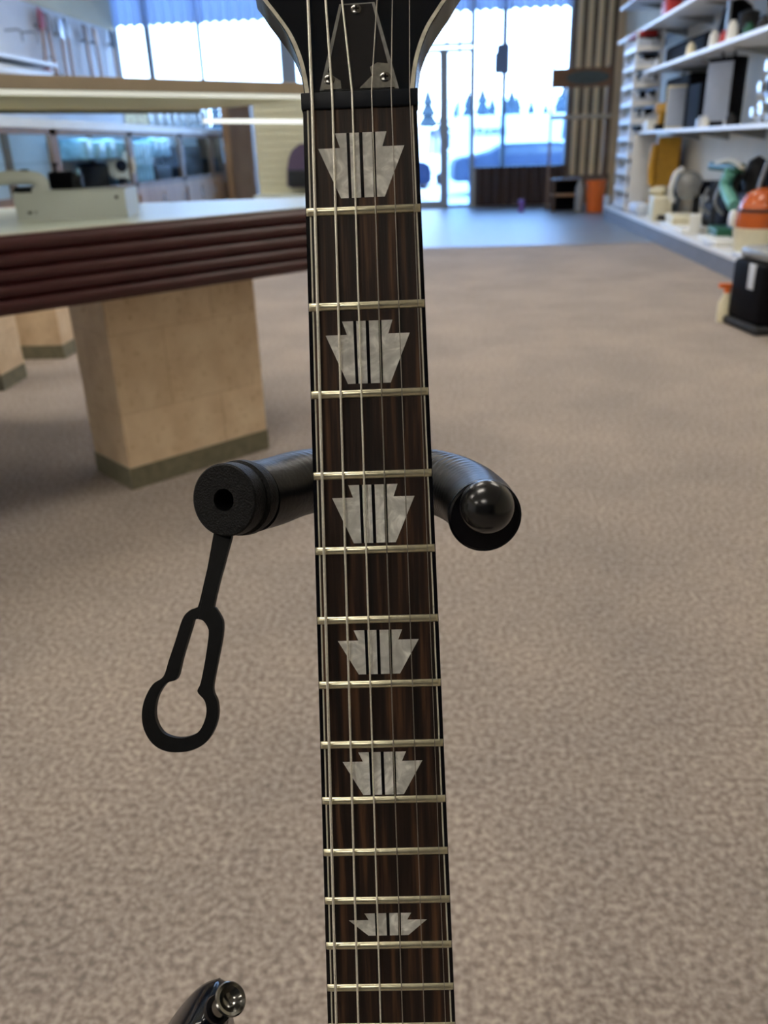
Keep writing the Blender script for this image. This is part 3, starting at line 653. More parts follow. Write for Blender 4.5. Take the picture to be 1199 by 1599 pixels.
item('label_card', 'cream cardboard panel leaning behind the upright black case', 'panel', M['cream'], 3.18, 3.2, 9.1, 9.6, z3, z3 + .62, .003)
for k, (yy, m_) in enumerate(((10.05, 'silver'), (9.88, 'white'), (9.0, 'dark'))):
    b = B(); cyl(b, .045, z3, z3 + .08, Matrix.Translation((2.72, yy, 0)), 16); cyl(b, .02, z3 + .08, z3 + .11, Matrix.Translation((2.72, yy, 0)), 12)
    tag(obj('small_jar', b, M[m_], smooth=50), ['small silver jar at the shelf edge right of the upright black case', 'small white jar at the shelf edge next to the silver jar', 'small dark jar at the shelf edge left of the pale engine cylinders'][k], 'jar', 'small jars on the eye-level shelf')
# chrome engine-like machine at the right edge
t = thing('engine_part', 'cluster of pale metal cylinders, an engine block, at the right end of the eye-level shelf', 'engine', (2.95, 8.4, z3))
for k, (dy, dz, r) in enumerate(((-.25, .12, .10), (0, .12, .10), (.22, .1, .09), (-.12, .3, .1), (.1, .3, .09), (-.02, .46, .09), (-.24, .45, .08))):
    b = B(); lathe(b, [(0, -.1), (r, -.1), (r, -.05), (r * .7, -.04), (r * .7, 0), (r, .01), (r, .05), (r * .5, .06), (r * .5, .12), (0, .12)], Matrix.Translation((2.9, 8.40 + dy, z3 + dz + .0)) @ Matrix.Rotation(-PI / 2, 4, 'Y'), 18); obj('cylinder', b, M['silver'] if k % 3 else M['dark'], t, 50)
b = B(); box(b, 2.92, 3.15, 8.1, 8.75, z3, z3 + .5, bev=.03); obj('block', b, M['grey'], t, 50)
# --- upper shelf
item('duffel_bag', 'flat black bag at the far end of the second shelf', 'bag', M['black'], 2.9, 3.22, 10.9, 12.8, z2, z2 + .26, .06)
for k, (yy, m_, hh) in enumerate(((12.7, 'paper', .10), (11.0, 'cream', .12), (10.1, 'white', .14), (9.75, 'red', .10), (9.5, 'white', .16), (9.0, 'green', .08), (8.6, 'dark', .09))):
    b = B(); cyl(b, .06, z2, z2 + hh, Matrix.Translation((2.78, yy, 0)), 16, .045); cyl(b, .028, z2 + hh, z2 + hh + .03, Matrix.Translation((2.78, yy, 0)), 12)
    tag(obj('paint_tin', b, M[m_], smooth=50), ['pale tin farthest along the second shelf', 'cream tin beside the flat black bag', 'white tin in front of the black chainsaw', 'red tin in front of the black chainsaw', 'taller white tin right of the red tin', 'dark green tin in the gap right of the chainsaw', 'dark tin nearest on the second shelf'][k], 'tin', 'tins on the second shelf')
t = thing('chainsaw', 'black upright machine with a pale post on the second shelf', 'power tool', (3.0, 10.1, z2))
b = B(); box(b, 2.85, 3.15, 9.75, 10.5, z2, z2 + .16, bev=.04); obj('motor', b, M['black'], t, 50)
b = B(); lathe(b, [(0, 0), (.16, 0), (.18, .1), (.14, .28), (.05, .34), (0, .35)], Matrix.Translation((3.0, 10.15, z2 + .1)), 20); obj('cowl', b, M['black'], t, 50)
b = B(); box(b, 2.84, 2.87, 9.93, 9.98, z2 + .1, z2 + .42); obj('post', b, M['grey'], t)
b = B(); lathe(b, [(0, 0), (.10, 0), (.10, .16), (0, .2)], Matrix.Translation((3.0, 9.75, z2 + .12)), 16); obj('tank', b, M['dark'], t, 50)
item('subwoofer', 'tall dark box at the right end of the second shelf', 'speaker', M['dark'], 2.82, 3.2, 7.9, 8.25, z2, z2 + .5, .02, 0, [('cone', M['silver'], lambda bb, Mx, hx, hy, h: cyl(bb, .05, 0, .02, Mx @ Matrix.Translation((-hx * .3, -hy, h * .25)) @ Matrix.Rotation(PI / 2, 4, 'X'), 16))])
b = B(); tube(b, [V((2.86, 8.5 + .1 * math.cos(q), z2 + .1 + .09 * math.sin(q))) for q in [2 * PI * k / 14 for k in range(15)]], .018, 8); tag(obj('cable_coil', b, M['wood'], smooth=50), 'coiled brown cord beside the tall dark box', 'cord')
item('power_supply', 'small red box on the third shelf near the ceiling', 'box', M['red'], 2.75, 2.95, 12.3, 12.6, z1_, z1_ + .22, .02)
item('battery_charger', 'small dark box right of the red box on the third shelf', 'box', M['dark'], 2.8, 3.0, 11.3, 11.7, z1_, z1_ + .3, .02)
# --- base deck goods
def jacket(bb, Mx, hx, hy, h):
    prism(bb, [(-hx, 0), (hx * .5, 0), (hx * .6, h * .4), (hx, h * .62), (hx, h), (-hx * .6, h), (-hx * .75, h * .5)], -hy, hy, Mx @ Matrix.Rotation(PI / 2, 4, 'X')); bmesh.ops.bevel(bb, geom=list(bb.edges), offset=.02, segments=2, affect='EDGES')
t = thing('rain_jacket', 'amber yellow jacket hanging below the eye-level shelf', 'jacket', (2.96, 12.45, .3))
b = B(); jacket(b, zrot((2.96, 12.45, .32), -12), .19, .08, .88); obj('jacket_body', b, M['yellow'], t, 50)
b = B(); tube(b, smooth_path([V((2.80, 12.42, 1.1)), V((2.76, 12.36, .85)), V((2.78, 12.36, .6))], 6), .05, 10); obj('sleeve', b, M['yellow'], t, 60)
item('black_bin', 'dark upright bin behind the white end panel', 'bin', M['black'], 2.97, 3.22, 12.62, 12.9, zb, zb + .85, .03)
# mitre saw
t = thing('mitre_saw', 'grey round-guard mitre saw with a white handle on the base deck', 'saw', (2.95, 10.2, zb))
Ms = zrot((2.88, 11.0, zb), -25) @ Matrix.Scale(.86, 4)
b = B(); cyl(b, .26, 0, .05, Ms, 24); box(b, -.33, .33, -.08, .08, .05, .12, Ms, .01); obj('saw_base', b, M['dark'], t, 50)
b = B(); lathe(b, [(0, -.06), (.16, -.06), (.19, -.03), (.19, .03), (.16, .06), (0, .06)], Ms @ Matrix.Translation((.05, 0, .52)) @ Matrix.Rotation(PI / 2, 4, 'X'), 28); obj('blade_guard', b, M['grey'], t, 50)
b = B(); tube(b, smooth_path([Ms @ V(p) for p in [(-.02, -.08, .74), (-.10, -.09, .70), (-.15, -.09, .58), (-.17, -.08, .42), (-.12, -.05, .30)]], 6), .032, 10); obj('handle', b, M['white'], t, 60)
b = B(); cyl(b, .1, 0, .3, Ms @ Matrix.Translation((.12, .05, .48)) @ Matrix.Rotation(PI / 2, 4, 'Y'), 18); obj('motor', b, M['black'], t, 50)
b = B(); box(b, .10, .20, .1, .2, .1, .5, Ms, .02); obj('arm', b, M['dark'], t, 50)
item('yellow_bottle', 'cream plastic canister lying beside the white end panel', 'canister', M['cream'], 2.70, 2.90, 11.75, 12.2, zb + .29, zb + .39, .045, -20)
item('cream_tray', 'cream plastic tray below the cream canister', 'tray', M['cream'], 2.68, 2.92, 11.45, 12.2, zb, zb + .29, .02, -8)
item('clear_bottle_pack', 'pale pack of bottles at the far front of the base deck', 'bottle pack', M['paper'], 2.60, 2.80, 12.3, 12.85, zb, zb + .16, .05)
item('flat_carton', 'flat yellowish carton on the base deck', 'box', M['cream'], 2.66, 2.98, 10.4, 11.1, zb, zb + .13, .02, -6)
item('grey_toolbox', 'small grey metal toolbox low behind the dark green flat case', 'toolbox', M['grey'], 3.08, 3.24, 8.9, 9.08, zb, zb + .22, .02)
item('paper_sack', 'white folded sheet standing at the deck edge', 'carton', M['white'], 2.68, 2.80, 9.75, 10.0, zb, zb + .20, .01, -15)
item('flat_white_tray', 'low white tray at the deck edge before the folded sheet', 'tray', M['white'], 2.60, 2.95, 9.85, 10.9, zb, zb + .045, .01)
item('green_case', 'dark green flat case on the base deck', 'case', M['green'], 2.74, 3.02, 9.0, 9.45, zb + .0, zb + .12, .01, -5)
item('serving_tray', 'pale low drawer at the deck edge below the dark green case', 'tray', M['white'], 2.60, 2.85, 8.55, 9.25, zb, zb + .05, .01)
item('steel_pan', 'grey shallow pan on the base deck under the teal hose', 'pan', M['grey'], 2.9, 3.2, 8.7, 9.3, zb + .0, zb + .25, .03)
for k, (x_, y_, h_, m_) in enumerate(((3.12, 10.38, .55, 'dark'), (3.08, 9.75, .70, 'black'), (3.14, 9.3, .82, 'dark'), (3.13, 8.62, .95, 'black'), (3.14, 7.75, .86, 'black'))):
    t = thing('power_tool', ['dark squat motor behind the grey mitre saw', 'black motor standing between saw and teal hose', 'dark machine on a steel leg behind the teal hose', 'black machine with a domed top left of the orange vacuum', 'black machine directly behind the orange vacuum'][k], 'power tool', (x_, y_, zb), 'dark machines on the base deck')
    b = B(); box(b, x_ - .12, x_ + .1, y_ - .2, y_ + .2, zb, zb + h_ * .55, bev=.04, seg=3); obj('body', b, M[m_], t, 50)
    b = B(); lathe(b, [(0, 0), (.11, 0), (.13, h_ * .15), (.09, h_ * .36), (0, h_ * .42)], Matrix.Translation((x_ - .02, y_ - .05, zb + h_ * .55)), 18); obj('head', b, M[m_], t, 50)
    b = B(); tube(b, smooth_path([V((x_ - .13, y_ - .12, zb + h_ * .3)), V((x_ - .22, y_ - .1, zb + h_ * .5)), V((x_ - .14, y_ - .02, zb + h_ * .8))], 5), .018, 8); obj('handle', b, M['grey'], t, 60)
# green blower with teal hose
t = thing('leaf_blower', 'dark green blower with a thick teal hose', 'leaf blower', (2.85, 9.1, zb))
g0 = PX(1145, 270, 2.85); g1 = PX(1133, 300, 2.84); g2 = PX(1146, 325, 2.82)
b = B(); tube(b, smooth_path([PX(1141, 268, 2.84), PX(1133, 290, 2.84), PX(1146, 322, 2.84)], 10), .062, 14); obj('hose', b, M['teal'], t, 60)
g3 = PX(1105, 265, 2.84)
b = B(); box(b, -.05, .06, g0.y - .1, g3.y, g0.z - .0, g0.z + .09, Matrix.Translation((2.88, 0, 0)), .03); obj('blower_body', b, M['green'], t, 50)
b = B(); tube(b, smooth_path([PX(1118, 255, 2.84), PX(1140, 250, 2.84), PX(1160, 262, 2.86)], 6), .022, 8); obj('handle', b, M['cream'], t, 60)
b = B(); rod(b, (2.93, g0.y + .1, zb), (2.93, g0.y + .1, g0.z), .03); obj('stand', b, M['dark'], t)
# orange shop vacuum
vc = PZ(1190, 395, zb + .02); vx, vy = 2.86, 8.15
t = thing('shop_vacuum', 'wet and dry vacuum with a domed orange head and ivory tank', 'vacuum cleaner', (vx, vy, zb)); MVc = Matrix.Translation((vx, vy, zb))
b = B(); lathe(b, [(0, 0), (.20, 0), (.225, .04), (.245, .20), (.25, .215), (0, .215)], MVc, 36); obj('tank', b, M['cream'], t, 50)
b = B(); lathe(b, [(0, .215), (.225, .215), (.235, .25), (.228, .36), (.205, .43), (.15, .51), (.08, .545), (0, .555)], MVc, 36); obj('motor_head', b, M['rust'], t, 50)
b = B(); box(b, -.27, -.20, .02, .14, .22, .36, MVc @ Matrix.Rotation(math.radians(0), 4, 'Z'), .03); obj('latch', b, M['white'], t, 50)
b = B(); lathe(b, [(.20, .36), (.238, .355), (.238, .375), (.20, .38), (.20, .36)], MVc, 36); obj('vent_band', b, M['dark'], t, 50)
for k, (px_, y_) in enumerate(((2.60, 8.75), (2.60, 7.80), (2.60, 7.50))):
    item('price_card', ['far blue-white card lying at the deck edge', 'middle blue-white card at the deck edge', 'near blue-white card at the deck edge by the vacuum'][k], 'card', M['paper'], px_ - .05, px_ + .08, y_ - .12, y_ + .12, zb, zb + .03, .006, grp='cards along the deck edge')
# black chest on the floor with bright strip
cb = PZ(1150, 520, 0)
cx_, cy_ = 2.19, 5.75
t = thing('floor_machine', 'black floor polisher with grey lid and pale strip parked before the shelving', 'machine', (cx_, cy_, 0)); MM = zrot((cx_, cy_, 0), 8)
b = B(); box(b, -.23, .30, -.22, .22, .05, .44, MM, .03, 3); obj('housing', b, M['black'], t, 50)
b = B(); box(b, -.25, .32, -.24, .24, .0, .055, MM, .02, 3); obj('base_skirt', b, M['dark'], t, 50)
b = B(); box(b, -.20, .30, -.21, .21, .44, .52, MM, .03, 3); obj('lid', b, M['grey'], t, 50)
b = B(); box(b, -.10, .28, -.17, -.05, .518, .55, MM, .012); obj('pale_tray', b, M['white'], t, 50)
b = B(); box(b, -.236, -.22, -.10, -.02, .27, .43, MM, .004); obj('pale_strip', b, M['paper'], t, 50)
b = B(); box(b, .05, .2, -.228, -.218, .20, .33, MM, .003); obj('label_plate', b, M['grey'], t)
b = B(); cyl(b, .035, 0, .03, MM @ Matrix.Translation((-.02, -.1, .55)), 16); obj('knob', b, M['yellow'], t, 50)
t = thing('spray_bottle', 'small bottle with an orange cap beside the black floor machine', 'bottle', (1.94, 6.0, 0)); MM = Matrix.Translation((1.93, 5.98, 0))
b = B(); lathe(b, [(0, .0), (.045, 0), (.048, .02), (.048, .13), (.02, .19), (.018, .205), (0, .205)], MM, 18); obj('bottle_body', b, M['cream'], t, 50)
b = B(); cyl(b, .022, .2, .235, MM, 14); box(b, -.06, .025, -.014, .014, .232, .262, MM, .006); obj('spray_cap', b, M['orange'], t, 50)

# ================================================================== FAR RIGHT: wooden racks, sign, bucket
Yr = 16.6
s0 = PY(861, 138, Yr); s1 = PY(957, 104, Yr)
t = thing('wall_sign', 'brown wooden sign board with a grey-green oval on the far rack', 'sign', ((s0.x + s1.x) / 2, Yr, s0.z))
b = B(); box(b, s0.x, s1.x, Yr - .02, Yr + .02, s0.z, s1.z, bev=.006); obj('board', b, mat('russet_board', (.17, .075, .03), .5, 0, .2, 4), t)
b = B(); hw = (s1.x - s0.x) * .40; hh = (s1.z - s0.z) * .36; prism(b, [(hw * math.cos(q) * (1 if math.cos(q) > 0 else .8), hh * math.sin(q)) for q in [2 * PI * k / 32 for k in range(32)]], 0, .01, frame(V(((s0.x + s1.x) / 2 + .06, Yr - .02, (s0.z + s1.z) / 2)), V((1, 0, 0)), V((0, 0, 1)), V((0, -1, 0)))); obj('oval_panel', b, mat('grey_green_paint', (.055, .07, .065), .6, 0, .3, 12), t)
t = thing('wooden_rack', 'tall open wooden rack before the far tan panels', 'rack', (2.3, Yr, 0))
for x_ in (s0.x + .02, s1.x - .04):
    b = B(); box(b, x_ - .02, x_ + .02, Yr + .03, Yr + .08, 0, s1.z + .04); obj('post', b, M['brownwood'], t)
for z_ in (1.57,):
    b = B(); box(b, s0.x, s1.x, Yr - .28, Yr + .08, z_ - .035, z_ + .03, bev=.004); obj('shelf', b, M['tan'], t)
r0 = PY(858, 318, Yr - .1); r1 = PY(908, 278, Yr - .1)
t = thing('low_wooden_bench', 'low two-tier wooden rack on the floor by the orange bucket', 'rack', (r0.x, Yr - .2, 0))
b = B(); box(b, r0.x + .04, r1.x - .04, Yr - .12, Yr - .10, 0, .53); obj('back_board', b, M['black'], t)
M['darkwood'] = mat('dark_bench_wood', (.09, .055, .035), .6, 0, .2, 8)
for z_, m_ in ((.56, 'darkwood'), (.30, 'wood')):
    b = B(); box(b, r0.x, r1.x, Yr - .55, Yr - .1, z_ - .03, z_, bev=.004); obj('shelf', b, M[m_], t)
for x_ in (r0.x, r1.x - .04):
    for y_ in (Yr - .55, Yr - .14):
        b = B(); box(b, x_, x_ + .04, y_, y_ + .04, 0, .56); obj('leg', b, M['darkwood'], t)
q0 = PY(808, 318, Yr); b = B(); box(b, q0.x, q0.x + .10, Yr - .3, Yr - .2, 0, .22, bev=.01); tag(obj('small_carton', b, mat('violet_card', (.20, .10, .42), .5, 0, .05, 10)), 'small violet carton on the floor under the window', 'box')
t = thing('bucket', 'orange plastic bucket on the floor by the tan panels', 'bucket', (2.66, 16.0, 0)); MM = Matrix.Translation((2.62, 15.9, 0))
b = B(); lathe(b, [(0, 0), (.14, 0), (.175, .50), (.19, .50), (.19, .53), (.165, .53), (.13, .02), (0, .02)], MM, 28); obj('pail', b, M['orange'], t, 50)
b = B(); tube(b, [MM @ V((.19 * math.cos(q), -.19 * math.sin(q) * .5, .5 - .14 * math.sin(q))) for q in [PI * k / 12 for k in range(13)]], .006, 6); obj('bail', b, M['silver'], t, 60)
t = thing('clear_jug', 'grey translucent jug left of the orange bucket', 'jug', (2.35, 16.0, 0)); MM = Matrix.Translation((2.36, 16.0, 0))
b = B(); lathe(b, [(0, 0), (.08, 0), (.085, .1), (.085, .42), (.04, .50), (.04, .54), (0, .54)], MM, 20); obj('jug_body', b, M['grey'], t, 50)
item('blue_toolbag', 'small grey blue bag between bucket and shelving', 'bag', M['paper'], 2.72, 2.82, 15.5, 15.7, 0, .3, .03)
# notice box hanging on the window mullion
n0 = PY(772, 115, YF - .2); n1 = PY(796, 68, YF - .2)
t = thing('hanging_sign', 'blue-grey sign with cut corners hanging on the window mullion', 'sign', ((n0.x + n1.x) / 2, YF - .2, n0.z))
w_, h_ = n1.x - n0.x, n1.z - n0.z
b = B(); prism(b, [(0, 0), (w_, 0), (w_, h_ * .93), (w_ * .92, h_), (w_ * .22, h_), (w_ * .12, h_ * .92), (w_ * .12, h_ * .72), (0, h_ * .68)], 0, .03, frame(V((n0.x, YF - .17, n0.z)), V((1, 0, 0)), V((0, 0, 1)), V((0, -1, 0)))); obj('sign_board', b, mat('blue_grey_board', (.16, .24, .40), .5, 0, .05, 8), t)
b = B(); rod(b, (n0.x + w_ / 2, YF - .18, n1.z), (n0.x + w_ / 2, YF - .18, ZC), .006); obj('cord', b, M['alu'], t)

# ================================================================== GUITAR
GT = V((-0.030906816009239536, 0.3214765084965543, 1.2128445311277236))
GU = V((0.02612271065005168, -0.3078794349850922, -0.9510666945601417)); GV = V((0.9983494498071521, 0.05671194830732733, 0.009062614906489958)); GN = V((0.05114665246181779, -0.9497336513109597, 0.30885273434033655))
# local mm frame: x across (to the right), y up the neck (negative = towards the body), z towards the viewer
MG = frame(GT, GV, -GU, GN) @ Matrix.Scale(.001, 4)
gt = bpy.data.objects.new('electric_guitar', None); C.objects.link(gt)
gt.matrix_basis = frame(GT, GV, -GU, GN)
tag(gt, 'electric guitar with split pearl crown inlays held upright in a stand', 'guitar')
def world_of(o):
    m = o.matrix_basis.copy()
    return (world_of(o.parent) @ m) if o.parent else m
def half(d): return 20.1 + .0149 * d
DE = 470.0
SC_ = 628.6
fd = [SC_ * (1 - 2 ** (-(i + 1) / 12)) for i in range(22)]
# fretboard wood
b = B(); prism(b, [(-half(0) + 1.35, 0), (half(0) - 1.35, 0), (half(DE) - 1.35, -DE), (-half(DE) + 1.35, -DE)], -5.5, 0, MG); obj('fretboard', b, M['rosewood'], gt)
# outer black binding and thin cream line
for s in (-1, 1):
    b = B(); prism(b, [(s * (half(0) - 1.35), 0), (s * (half(0)), 0), (s * half(DE), -DE), (s * (half(DE) - 1.35), -DE)], -5.5, -.02, MG); obj('side_binding', b, M['neckblack'], gt)
    b = B(); prism(b, [(s * (half(0) - 1.95), -.2), (s * (half(0) - 1.4), -.2), (s * (half(DE) - 1.4), -DE), (s * (half(DE) - 2.0), -DE)], -.5, .05, MG); obj('binding_line', b, M['bind'], gt)
# neck back (C profile)
b = B(); rings = []
for d in (-6, 20, 120, 250, 380, DE):
    hw_ = half(d); dep = 15 + .01 * d
    rings.append([b.verts.new(MG @ V((hw_ * math.cos(q), -d, -5.5 - dep * abs(math.sin(q)) ** .75))) for q in [PI * k / 16 for k in range(17)]])
for r0_, r1_ in zip(rings, rings[1:]):
    for k in range(16): b.faces.new((r0_[k], r0_[k + 1], r1_[k + 1], r1_[k]))
    b.faces.new((r0_[0], r1_[0], r1_[16], r0_[16]))
b.faces.new(rings[0]); b.faces.new(rings[-1][::-1]); obj('neck', b, M['neckblack'], gt, 50)
# frets
for i, d in enumerate(fd):
    if d > DE - 3: break
    hw_ = half(d) - .25; b = B(); secs = []
    for x, k in ((-hw_, .05), (-hw_ + .1, .35), (-hw_ + 1.1, 1), (hw_ - 1.1, 1), (hw_ - .1, .35), (hw_, .05)):
        secs.append([b.verts.new(MG @ V((x, -d + yy, -.05 + (zz * (.35 + .65 * k) if zz > 0 else 0)))) for yy, zz in ((-1.45, 0), (-1.35, .5), (-.85, 1.0), (-.28, 1.25), (.28, 1.25), (.85, 1.0), (1.35, .5), (1.45, 0))])
    for a_, c_ in zip(secs, secs[1:]):
        for k in range(8): b.faces.new((a_[k], a_[(k + 1) % 8], c_[(k + 1) % 8], c_[k]))
    b.faces.new(secs[0][::-1]); b.faces.new(secs[-1]); obj('fret', b, M['fret'], gt, 50)
# split crown inlays
def inlay(y0, y1, notch, skew=0):
    wt, wn, ww, wb = 9.12, 7.5, 15.25, 7.8
    def xl(y):     # outer side from wing to bottom
        tt = (y - (y0 + notch)) / (y1 - y0 - notch); return ww + (wb - ww) * tt
    L = y1 - y0; g = .55; m0 = 4.55
    left = [(-wt, y0), (-(m0 + g), y0), (-(m0 + g) + .1, y1), (-wb, y1), (-ww, y0 + notch), (-wn, y0 + notch)]
    midl = [(-(m0 - g), y0), (-g - .05, y0), (-g - .05, y1), (-(m0 - g) + .1, y1)]
    b = B()
    for poly in (left, midl, [(-x, y) for x, y in midl], [(-x, y) for x, y in left]):
        prism(b, [(x, -y) for x, y in poly], -.3, .06, MG)
    o = obj('inlay', b, M['pearl'], gt)
    b = B(); 
    for x in (-m0, 0, m0): box(b, x - g, x + g, -y1, -y0, -.3, .045, MG)
    obj('inlay_gap', b, M['neckblack'], o)
for y0, y1, nt_ in ((8.7, 30.9, 5.0), (74.0, 96.4, 4.8), (133.4, 155.1, 4.6), (188.2, 205.2, 3.9), (235.8, 252.8, 3.7), (301.1, 310.3, 2.8), (352.5, 361, 2.6), (408, 416, 2.4)): inlay(y0, y1, nt_)
# nut
b = B(); box(b, -20.6, 20.6, -.4, 5.2, -5.5, 1.0, MG, .35); obj('nut', b, M['nut'], gt, 50)
# headstock plane tilted back 14 degrees
TH = math.radians(14)
MH = MG @ Matrix.Translation((0, 5.3, -2.5)) @ Matrix.Rotation(-TH, 4, 'X')
MH = MG @ Matrix.Translation((0, 5.3, -2.5)) @ frame(V((0, 0, 0)), V((1, 0, 0)), V((0, math.cos(TH), -math.sin(TH))), V((0, math.sin(TH), math.cos(TH))))
def hsout(off=0.0):
    pts = [(19.35, -1.0), (19.4, 1.3), (20.45, 9.0), (22.2, 16.5), (25.5, 25), (30.4, 33), (35.5, 41), (38.5, 50), (39.5, 62), (39.0, 90), (38.5, 120), (40, 142), (42, 152), (30, 158), (14, 156), (0, 150)]
    P = smooth_path([V((x - off, y - (off if y > 145 else 0), 0)) for x, y in pts], 4)
    return [(p.x, p.y) for p in P]
R_ = hsout(0); Lf = [(-x, y) for x, y in reversed(R_)][1:]; OUT = R_ + Lf
R2 = hsout(1.5); INN = R2 + [(-x, y) for x, y in reversed(R2)][1:]
b = B(); prism(b, OUT, -13, -.25, MH); obj('headstock', b, M['neckblack'], gt, 30)
b = B(); prism(b, INN, -.4, 0, MH); obj('headstock_face', b, M['lacquer'], gt, 30)
b = B(); ring_prism(b, OUT, INN, -.35, .04, MH); obj('headstock_binding', b, M['bindhead'], gt, 30)
# outer flared side below the face: the back of the headstock is a little wider
for s in (-1, 1):
    b = B()
    front = [V((19.6, 0, -.5)), V((20.5, 9, -.5)), V((22.3, 16.5, -.5)), V((25.6, 25, -.5)), V((30.5, 33, -.5)), V((35.6, 41, -.5)), V((38.6, 50, -.5))]
    back = [V((19.9, -2, -13)), V((21.2, 10, -13)), V((22.3, 17, -13)), V((24.2, 25, -13)), V((28.3, 32, -13)), V((33, 37.5, -13)), V((38.6, 46, -13))]
    fa = [b.verts.new(MH @ V((s * p.x, p.y, p.z))) for p in front]; ba = [b.verts.new(MH @ V((s * p.x, p.y, p.z))) for p in back]
    for k in range(6): b.faces.new((fa[k], fa[k + 1], ba[k + 1], ba[k]))
    ce = [b.verts.new(MH @ V((s * 15, p.y, -6))) for p in front]
    for k in range(6): b.faces.new((fa[k + 1], fa[k], ce[k], ce[k + 1])); b.faces.new((ba[k], ba[k + 1], ce[k + 1], ce[k]))
    obj('headstock_side', b, M['neckblack'], gt, 60)
# truss rod cover
tp = [(-14.1, 1.2), (14.0, .8), (6.2, 34.9), (-6.5, 34.7)]; ti = [(-12.6, 1.3), (12.4, .9), (5.2, 34.3), (-5.5, 34.1)]
b = B(); ring_prism(b, tp, ti, .02, 1.0, MH); trc = obj('truss_rod_cover', b, M['trcedge'], gt)
b = B(); prism(b, ti, .02, 1.15, MH); obj('cover_plate', b, M['trc'], trc)
b = B(); prism(b, [(-13, 1.4), (-6.3, 1.5), (-6.6, 4.6), (-9.2, 6.5), (-11.6, 8.5)], 1.1, 1.2, MH); prism(b, [(0, 1.3), (12.8, 1.2), (10.9, 10.4), (6.5, 11), (4, 9.4), (4.5, 6)], 1.1, 1.2, MH); obj('worn_patch', b, mat('worn_clear_patch', (.16, .155, .13), .35, 0, .25, 500), trc)
for x, y in ((-.5, 32.2), (-10.6, 5.2), (9.3, 5.2)):
    b = B(); lathe(b, [(0, .3), (1.35, .3), (1.9, 0), (2.0, -.3), (0, -.3)], MH @ Matrix.Translation((x, y, 1.35)), 24); sc = obj('screw', b, M['chrome'], trc, 40)
    b = B(); box(b, -1.05, 1.05, -.32, .32, .2, .36, MH @ Matrix.Translation((x, y, 1.35))); box(b, -.32, .32, -1.05, 1.05, .2, .36, MH @ Matrix.Translation((x, y, 1.35))); obj('screw_slot', b, M['neckblack'], sc)
# strings
xn = [-16.55, -9.45, -2.45, 4.4, 11.25, 17.7]; xb = [-21.5, -12.85, -4.1, 4.5, 13.05, 21.3]; xt = [-17.3, -11.0, -5.2, 7.2, 12.65, 18.7]
gauge = [1.10, .86, .68, .46, .34, .27]
tun = [(-30, 62), (-30, 92), (-29, 122), (29, 122), (30, 92), (30, 62)]
for k in range(6):
    zn, zb_ = 1.15 + gauge[k] / 2, 3.1 + gauge[k] / 2
    slope = (xb[k] - xn[k]) / 347.0
    pn = MG @ V((xn[k], 0, zn)); pe = MG @ V((xn[k] + slope * DE, -DE, zn + (zb_ - zn) * DE / 347))
    p5 = MG @ V((xn[k] - .1 * slope, 4.6, zn)); 
    dx = (xt[k] - xn[k]) / 33.5; ph = MH @ V((xn[k] + dx * 60 * 1.0, 60, 5.0))
    if k in (0, 5): ph = MH @ V((xn[k] + dx * 60, 60, 5.0))
    b = B(); tube(b, [pe, pn, p5, ph], gauge[k] * .0005, 10); obj('string', b, M['string'] if k < 3 else M['plainstring'], gt, 60)
for x, y in tun:
    b = B(); cyl(b, 3.2, 0, 9, MH @ Matrix.Translation((x, y, 0)), 20); cyl(b, 6, 0, 1.5, MH @ Matrix.Translation((x, y, 0)), 20); tp_ = obj('tuning_post', b, M['chrome'], gt, 40)
    b = B(); box(b, (x + (12 if x > 0 else -22)), (x + (22 if x > 0 else -12)), y - 7, y + 7, -12, -6, MH, 2.5); obj('tuning_key', b, M['bindhead'], tp_, 40)
# body: outline, the bass-side horn rises beside the upper frets
body = [(-82, -364.8), (-88.5, -367), (-96, -372.8), (-104.5, -383), (-112, -396), (-122, -415), (-136, -470), (-134, -530), (-120, -570), (-128, -620), (-160, -680), (-172, -740), (-150, -800), (-80, -835), (0, -842), (80, -835), (150, -800), (172, -740), (160, -680), (128, -620), (118, -570), (130, -530), (134, -480), (122, -448), (104, -434), (84, -436), (66, -448), (46, -458), (32, -452), (26.5, -436), (-26.5, -436), (-34, -452), (-48, -452), (-62, -430), (-72, -402), (-75.5, -386), (-75.5, -376), (-77, -368.5)]
P = smooth_path([V((x, y, 0)) for x, y in body + [body[0]]], 4)[:-1]
nP = len(P)
nrm = []
for i in range(nP):
    tt = (P[(i + 1) % nP] - P[i - 1]).normalized(); nrm.append(V((tt.y, -tt.x, 0)))
cen = V((0, -640, 0))
sg = 1 if (nrm[0].dot(V((0, 1, 0))) < 0) else -1     # inward at the horn tip is down the body
b = B(); loops = []
for ins, zz in ((6.5, -20.0), (4.2, -20.3), (2.0, -21.6), (.6, -24), (0, -27.5), (0, -50), (.8, -54), (3, -57.5), (6, -59)):
    loops.append([b.verts.new(MG @ V((P[i].x + sg * nrm[i].x * ins, P[i].y + sg * nrm[i].y * ins, zz))) for i in range(nP)])
for a_, c_ in zip(loops, loops[1:]):
    for i in range(nP): b.faces.new((a_[i], a_[(i + 1) % nP], c_[(i + 1) % nP], c_[i]))
b.faces.new(loops[0]); b.faces.new(loops[-1][::-1]); obj('body', b, M['lacquer'], gt, 50)
